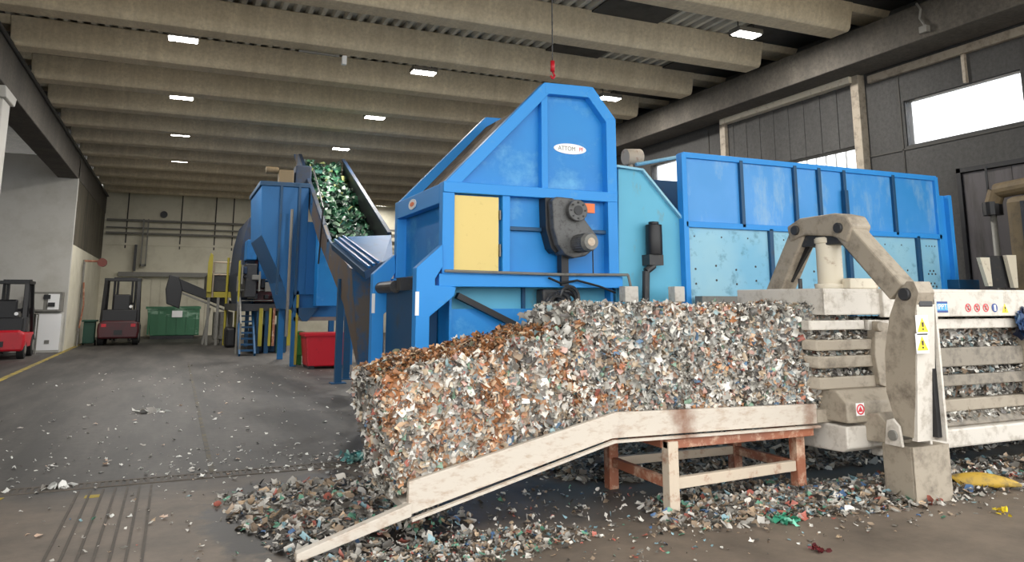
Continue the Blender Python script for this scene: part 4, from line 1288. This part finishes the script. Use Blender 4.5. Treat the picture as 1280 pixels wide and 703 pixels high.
MB().tube([(s0[0] + .15, 29.6, s1[2]), (s1[0] + .15, 29.6, s1[2] - .02), (s1[0] + .15, 29.6, 0)], .025).tube([(s0[0] + .15, 29.6, s1[2]), (s0[0] + .15, 29.6, 0)], .025).tube([(s0[0] + .15, 29.6, .5), (s1[0] + .15, 29.6, .5)], .02).build('frame', 'grey', pr)


# ------------------------------------------------------------------ forklifts
def forklift(root, x, y, s, body, rot=0):
    """rear faces the camera (-y); drawn at its own place, scale s"""
    def P_(a, b_, c_):
        return (x + a * s, y + b_ * s, c_ * s)

    def bx(mb, x0, x1, y0, y1, z0, z1):
        a = P_(x0, y0, z0); b_ = P_(x1, y1, z1)
        return mb.box(a[0], b_[0], a[1], b_[1], a[2], b_[2])
    # counterweight with rounded lower edge
    cw = MB().prism([P_(-.58, 0, .22), P_(.58, 0, .22), P_(.62, 0, .5), P_(.6, 0, .72), P_(.45, 0, .8), P_(-.45, 0, .8), P_(-.6, 0, .72), P_(-.62, 0, .5)], (0, .45 * s, 0)).build('counterweight', body, root, .06 * s)
    bx(MB(), -.5, -.36, -.02, 0, .6, .7).build('tail_light', 'red', root)
    bx(MB(), .36, .5, -.02, 0, .6, .7).build('tail_light', 'red', root)
    bx(MB(), -.12, .12, -.04, 0, .35, .5).build('tow_hitch', 'black', root)
    bx(MB(), -.58, .58, .45, 1.7, .3, .7).build('chassis', body, root, .03 * s)
    bx(MB(), -.52, .52, .1, 1.0, .74, 1.15).build('engine_cover', 'black', root, .03 * s)
    for xx in (-.6, .42):
        for yy, r in ((.35, .26), (1.6, .32)):
            w_ = MB().cyl(P_(xx, yy, r), P_(xx + .18, yy, r), r * s, 20).build('wheel', 'tyre', root, .02)
            MB().cyl(P_(xx - .01, yy, r), P_(xx + .19, yy, r), r * .5 * s, 16).build('rim', 'grey', w_)
    # guard
    for xx in (-.52, .52):
        MB().bar(P_(xx, .25, .75), P_(xx * .92, .45, 2.15), .1 * s, .09 * s).build('guard_pillar', 'black', root)
        MB().bar(P_(xx, 1.7, .7), P_(xx * .92, 1.35, 2.15), .08 * s, .08 * s).build('guard_pillar', 'black', root)
    g = bx(MB(), -.54, .54, .38, .46, 2.1, 2.18)
    bx(g, -.54, .54, 1.35, 1.43, 2.1, 2.18); bx(g, -.54, -.46, .4, 1.4, 2.1, 2.18); bx(g, .46, .54, .4, 1.4, 2.1, 2.18)
    for k in range(6):
        bx(g, -.42 + k * .16, -.38 + k * .16, .4, 1.4, 2.12, 2.16)
    g.build('overhead_guard', 'black', root)
    bx(MB(), -.26, .26, .6, .75, 1.05, 1.65).build('seat_back', 'black', root, .05)
    bx(MB(), -.26, .26, .65, 1.1, 1.05, 1.2).build('seat', 'black', root, .04)
    MB().cyl(P_(0, 1.3, 1.25), P_(0, 1.24, 1.3), .19 * s, 20).cyl(P_(0, 1.5, .8), P_(0, 1.27, 1.28), .03 * s).build('steering_wheel', 'black', root)
    # mast
    m_ = MB()
    for xx in (-.36, -.26, .2, .3):
        bx(m_, xx, xx + .07, 1.85, 2.0, .1, 2.25)
    bx(m_, -.36, .37, 1.88, 1.98, 2.15, 2.25); bx(m_, -.36, .37, 1.88, 1.98, 1.3, 1.38)
    m_.build('mast', 'black', root)
    bx(MB(), -.5, .5, 2.0, 2.08, .15, .25).build('fork_carriage', 'black', root)
    for xx in (-.3, .2):
        bx(MB(), xx, xx + .1, 2.05, 3.1, .05, .09).build('fork', 'dark', root)
    MB().cyl(P_(.3, .36, 1.25), P_(.3, .32, 1.25), .05 * s, 12).build('work_lamp', 'white', root)


fk = thing('forklift', (-1.95, 34.2, 0), 'dark red forklift parked in the middle distance, its back to the camera', 'forklift')
forklift(fk, -2.0, 34.2, 1.22, 'dark_red')
fk2 = thing('forklift', (-5.6, 26.5, 0), 'bright red forklift cut off by the left edge of the picture', 'forklift')
forklift(fk2, -4.75, 27.2, 1.08, 'red')

# ================================================================== LAMPS
lamp = thing('ceiling_light', (0, 0, 0), 'x', 'ceiling light', 'high-bay lamps under the roof beams')
MB().box(-.3, .3, -.16, .16, .02, .12).build('housing', 'grey', lamp, .01)
MB().cyl((-.2, 0, .12), (-.2, 0, 1.1), .012, 6).cyl((.2, 0, .12), (.2, 0, 1.1), .012, 6).build('hanger', 'dark', lamp)
o = MB()
for k in range(4):
    o.box(-.27 + k * .14, -.15 + k * .14, -.13, .13, .0, .02)
o.build('diffuser', 'lamp_on', lamp)
row_name = {-.2: 'in the row nearest the left wall', 5.0: 'in the middle row', 10.2: 'in the row nearest the right wall'}
ordw = {0: 'closest to the camera', 1: 'second from the camera', 2: 'third from the camera', 3: 'fourth from the camera', 4: 'fifth from the camera', 5: 'closest to the back wall'}
first = True
for xx, yl in ((-.2, (16.3, 21.2, 26.1, 31.1, 36.0, 41.0)), (5.0, (16.5, 21.3, 26.3, 31.2, 36.1, 41.0)), (10.2, (11.4, 16.7, 21.5, 26.3, 36.0, 41.2))):
    for i, yy in enumerate(yl):
        lb = 'lit white high-bay lamp %s, %s' % (row_name[xx], ordw[i])
        if first:
            lamp.location = (xx, yy, 7.02); lamp['label'] = lb; o = lamp; first = False
        else:
            o = dup(lamp, (xx, yy, 7.02), lb)
        ld = bpy.data.lights.new('lamp_light', 'AREA')
        ld.shape = 'RECTANGLE'; ld.size = .55; ld.size_y = .26; ld.energy = LAMP_W; ld.color = (1, .96, .9)
        lo = bpy.data.objects.new('lamp_light', ld); COL.objects.link(lo)
        lo.parent = o; lo.location = (0, 0, -.015)

# small pipes hung under a beam
pf = thing('pipe_fitting', (2.6, 15.9, 7.0), 'short grey pipe and white socket fixed under a roof beam', 'pipe')
MB().tube([(2.05, 15.85, 6.97), (2.9, 15.85, 6.96)], .03).build('pipe', 'grey', pf)
MB().box(2.96, 3.06, 15.8, 15.9, 6.78, 6.98).build('socket', 'white', pf, .01)
cbx = thing('conduit_lamp', (12.1, 8.9, 6.5), 'grey cable and small box hanging on the concrete edge beam', 'cable')
MB().tube([(12.07, 9.0, 7.1), (12.03, 8.9, 6.95), (12.05, 8.95, 6.8), (12.04, 8.85, 6.62)], .02).box(12.0, 12.1, 8.8, 8.95, 6.5, 6.62).build('cable', 'grey', cbx)

# beige funnel and dark pipework by the side door
fn = thing('beige_funnel', (11.5, 7.6, 1.8), 'beige steel funnel frame with dark mesh beyond the press', 'funnel')
YFn = 7.6
q = [at(1225, 322, 'y', YFn), at(1237, 322, 'y', YFn), at(1241, 358, 'y', YFn), at(1236, 358, 'y', YFn)]
fn.location = (q[0][0], YFn, 0); WL[fn.name] = Vector(fn.location)
MB().prism(q, (0, .06, 0)).build('side_plate', 'cream', fn)
q = [at(1258, 319, 'y', YFn), at(1270, 319, 'y', YFn), at(1273, 360, 'y', YFn), at(1268, 360, 'y', YFn)]
MB().prism(q, (0, .06, 0)).build('side_plate', 'cream', fn)
q = [at(1237, 320, 'y', YFn + .1), at(1259, 320, 'y', YFn + .1), at(1264, 360, 'y', YFn + .1), at(1239, 360, 'y', YFn + .1)]
MB().prism(q, (0, .05, 0)).build('mesh', 'dark', fn)
MB().box(q[0][0], q[1][0] + .2, YFn + .1, YFn + .3, 0, 1.75).build('base', 'dark', fn)
vp = thing('vent_pipe', (12.6, 8, 0), 'pale vertical pipe with an olive elbow in front of the dark side door', 'pipe')
a, b_ = at(1241, 262, 'x', 12.6), at(1246, 318, 'x', 12.6)
MB().cyl((12.6, a[1], a[2]), (12.6, a[1], 0), .05).build('pipe', 'grey', vp, 0, True)
MB().tube([(12.6, a[1], a[2] + .05), (12.6, a[1] - .1, a[2] + .3), (12.6, a[1] - .9, a[2] + .35)], .13, 14).build('elbow', 'olive', vp)
MB().cyl((12.6, a[1], a[2] - .1), (12.6, a[1], a[2] + .12), .15, 14).cyl((12.6, a[1] + .05, a[2]), (12.6, a[1] + .05, 4.0), .02).build('collar', 'black', vp)
ob = thing('olive_tank', (12.2, 6.5, 0), 'dull olive-brown tank at the right edge behind the press', 'tank')
MB().box(12.3, 12.8, 6.4, 7.95, 0, 3.4).build('shell', 'olive', ob, .1)
MB().box(12.25, 12.3, 6.5, 6.6, 0, 3.3).box(12.25, 12.3, 7.6, 7.66, 0, 3.3).build('strap', 'dark', ob)

# ================================================================== LITTER
# heap surfaces under and behind the press
def heap(name, cx, cy, rx, ry, h, mat, label, seed):
    mb = MB(); nx, ny = 60, 30
    for j in range(ny + 1):
        for i in range(nx + 1):
            u, v = i / nx * 2 - 1, j / ny * 2 - 1
            r = math.sqrt(u * u + v * v)
            z = h * max(0, 1 - r * r) * (1 + .5 * noise.noise(Vector((u * 6 + seed, v * 6, 0)))) + .02 * noise.noise(Vector((u * 30, v * 30, seed)))
            mb.v.append((cx + u * rx, cy + v * ry, max(-.01, z - .004)))
    for j in range(ny):
        for i in range(nx):
            a = j * (nx + 1) + i
            mb.f.append((a, a + 1, a + nx + 2, a + nx + 1))
    o = mb.build(name, mat)
    return tag(o, label, 'waste heap', kind='stuff')


M['core3'] = waste_core('dirty_waste_heap', [S(128, 122, 114), S(84, 80, 76), S(150, 146, 138), S(66, 62, 60), S(114, 98, 84), S(100, 104, 106)], 30)
heap('waste_heap', 7.6, 7.2, 4.2, 1.0, .30, 'core3', 'long heap of grey plastic waste on the floor behind the press', 4)
heap('waste_heap', 1.35, 6.75, .75, .8, .07, 'core3', 'dark wet mat of trodden waste left of the chute foot', 8)
heap('waste_heap', 5.9, 5.35, 2.0, .45, .06, 'core3', 'low bank of flakes along the front of the press', 14)


def litter(name, els, size, palette, label, tilt=.55):
    P = in_ellipses(els)
    n = len(P)
    s = rng.choice(size, n)
    P[:, 2] += s * .25
    o = scrap_mesh(name, P, np.tile([0, 0, 1.0], (n, 1)), s, pick(palette, n), None, tilt=tilt, aspect=.5, fold=.5)
    return tag(o, label, 'litter')


litter('plastic_litter', [(1.35, 6.75, .85, 1.0, 1300, .08), (1.5, 5.9, .8, .6, 450, .05), (1.0, 7.2, .6, .6, 250, .03)], [.012, .018, .026, .04], P_LITTER, 'dense wet plastic litter around the lower end of the chute')
litter('plastic_litter', [(1.9, 5.25, 1.1, .36, 1100, .02), (1.5, 5.1, .7, .3, 450, .03), (2.9, 5.9, 1.2, .7, 260, .01)], [.010, .015, .022], P_LITTER, 'fine litter on the floor in front of the sloping chute')
litter('plastic_litter', [(4.8, 5.45, 1.2, .6, 1300, .04), (5.9, 5.2, 1.5, .5, 2000, .06), (7.6, 5.3, 1.8, .6, 1100, .04), (4.3, 5.1, .9, .25, 260, .02)], [.012, .018, .026, .036], P_LITTER, 'pale and coloured litter spread under the trestle and press')
litter('plastic_litter', [(7.4, 7.1, 4.0, 1.0, 5200, .32), (5.5, 6.9, 2.0, .7, 1500, .08)], [.014, .022, .032, .045], P_DARKGREY, 'grey litter covering the heap behind the press')
litter('floor_litter', [(1.0, 14, 4.4, 9, 380, 0), (0, 10, 3.5, 3.5, 240, 0), (.5, 9, 2.6, 1.0, 160, 0), (1.5, 8.6, 1.5, .6, 160, 0)], [.007, .011, .016, .026], P_WHITE, 'thin scatter of white scraps over the hall floor', .25)
litter('floor_litter', [(1.2, 5.8, 2.6, 2.2, 420, 0), (4.4, 4.9, 2.5, .6, 420, 0), (7, 4.8, 2.2, .5, 250, 0)], [.007, .011, .018], P_LITTER, 'thin scatter of small scraps on the dusty front floor', .3)
# litter lying on the ledges of the press
n = 2200
P = np.concatenate([np.stack([rng.uniform(5.5, 6.2, n // 4), rng.uniform(5.42, 5.54, n // 4), rng.choice([1.355, 1.205, 1.015], n // 4) + rng.uniform(0, .03, n // 4)], 1),
                    np.stack([rng.uniform(6.2, 9.2, n // 2), rng.uniform(5.42, 5.54, n // 2), rng.choice([1.25, .98], n // 2) + rng.uniform(0, .05, n // 2)], 1),
                    np.stack([rng.uniform(6.2, 9.2, n // 2), np.linspace(5.42, 5.64, n // 2), np.linspace(.5, .76, n // 2) + rng.uniform(0, .05, n // 2)], 1)])
o = scrap_mesh('ledge_litter', P, np.tile([0, -.4, 1.0], (len(P), 1)), rng.uniform(.012, .03, len(P)), pick(P_DARKGREY, len(P)))
tag(o, 'grey flakes lying on the ledges and tray of the baling press', 'litter')


# single pieces one can point to
def crumple(name, x, y, s, palette, label, cat, n=24, h=.05, mat='scrap', asp=(1, 1)):
    P = np.stack([x + rng.normal(0, s * .5, n) * asp[0], y + rng.normal(0, s * .5, n) * asp[1], rng.uniform(.01, h, n)], 1)
    o = scrap_mesh(name, P, np.tile([0, 0, 1.0], (n, 1)), rng.uniform(s * .25, s * .5, n), pick(palette, n))
    o['kind'] = 'thing'
    return tag(o, label, cat)


p = at(443, 579, 'z', 0)
crumple('plastic_bag', p[0], p[1], .13, pal((90, 150, 150, 2), (60, 110, 115, 1), (130, 170, 165, 1)), 'crumpled teal plastic bag on the floor left of the tilted bale', 'bag', 30, .08)
p = at(187, 516, 'z', 0)
crumple('plastic_sheet', p[0], p[1], .16, P_WHITE, 'long white scrap of film lying alone in the middle of the hall floor', 'film', 16, .02, asp=(1.6, .5))
p = at(70, 611, 'z', 0)
crumple('plastic_sheet', p[0], p[1], .1, P_WHITE, 'small white scrap of film at the lower left of the floor', 'film', 12, .02, asp=(1.4, .5))
p = at(985, 655, 'z', 0)
crumple('plastic_bag', p[0], p[1], .07, pal((60, 150, 120, 2), (110, 185, 160, 1)), 'small green bag in the litter in front of the press', 'bag', 20, .06)
p = at(1252, 643, 'z', 0)
crumple('yellow_scrap', p[0], p[1], .05, pal((225, 200, 50, 2), (200, 170, 40, 1)), 'bright yellow scrap near the yellow tub', 'scrap', 12, .05)
p = at(1023, 690, 'z', 0)
crumple('red_scrap', p[0], p[1], .05, pal((120, 40, 45, 2), (80, 30, 34, 1)), 'dark red scrap lying on the bare front floor', 'scrap', 14, .03)

# yellow tub lying on its side
p = at(1232, 612, 'z', 0)
tb = thing('yellow_tub', (p[0], p[1], 0), 'dirty yellow plastic shell lying on its side by the press foot', 'tub')
o = MB()
ns, nr = 14, 10
for i in range(ns + 1):
    t = i / ns
    cx_ = p[0] - .24 + .48 * t
    cy_ = p[1] + .18 - .3 * t
    rr = .10 * math.sin(math.pi * min(1, .18 + t * .75)) + .015
    for k in range(nr + 1):
        a = math.radians(-20 + 200 * k / nr)
        o.v.append((cx_ + rr * .3 * math.cos(a), cy_ - rr * math.cos(a) * 1.1, .02 + rr * max(0, math.sin(a)) + .02 * t))
for i in range(ns):
    for k in range(nr):
        a = i * (nr + 1) + k
        o.f.append((a, a + 1, a + nr + 2, a + nr + 1))
sh_ = o.build('shell', 'tub_yellow', tb, 0, True)
sm = sh_.modifiers.new('solid', 'SOLIDIFY'); sm.thickness = .008
MB().bar((p[0] - .24, p[1] + .12, .03), (p[0] + .24, p[1] - .18, .05), .03, .03).build('rim', 'tub_yellow', tb, .01)
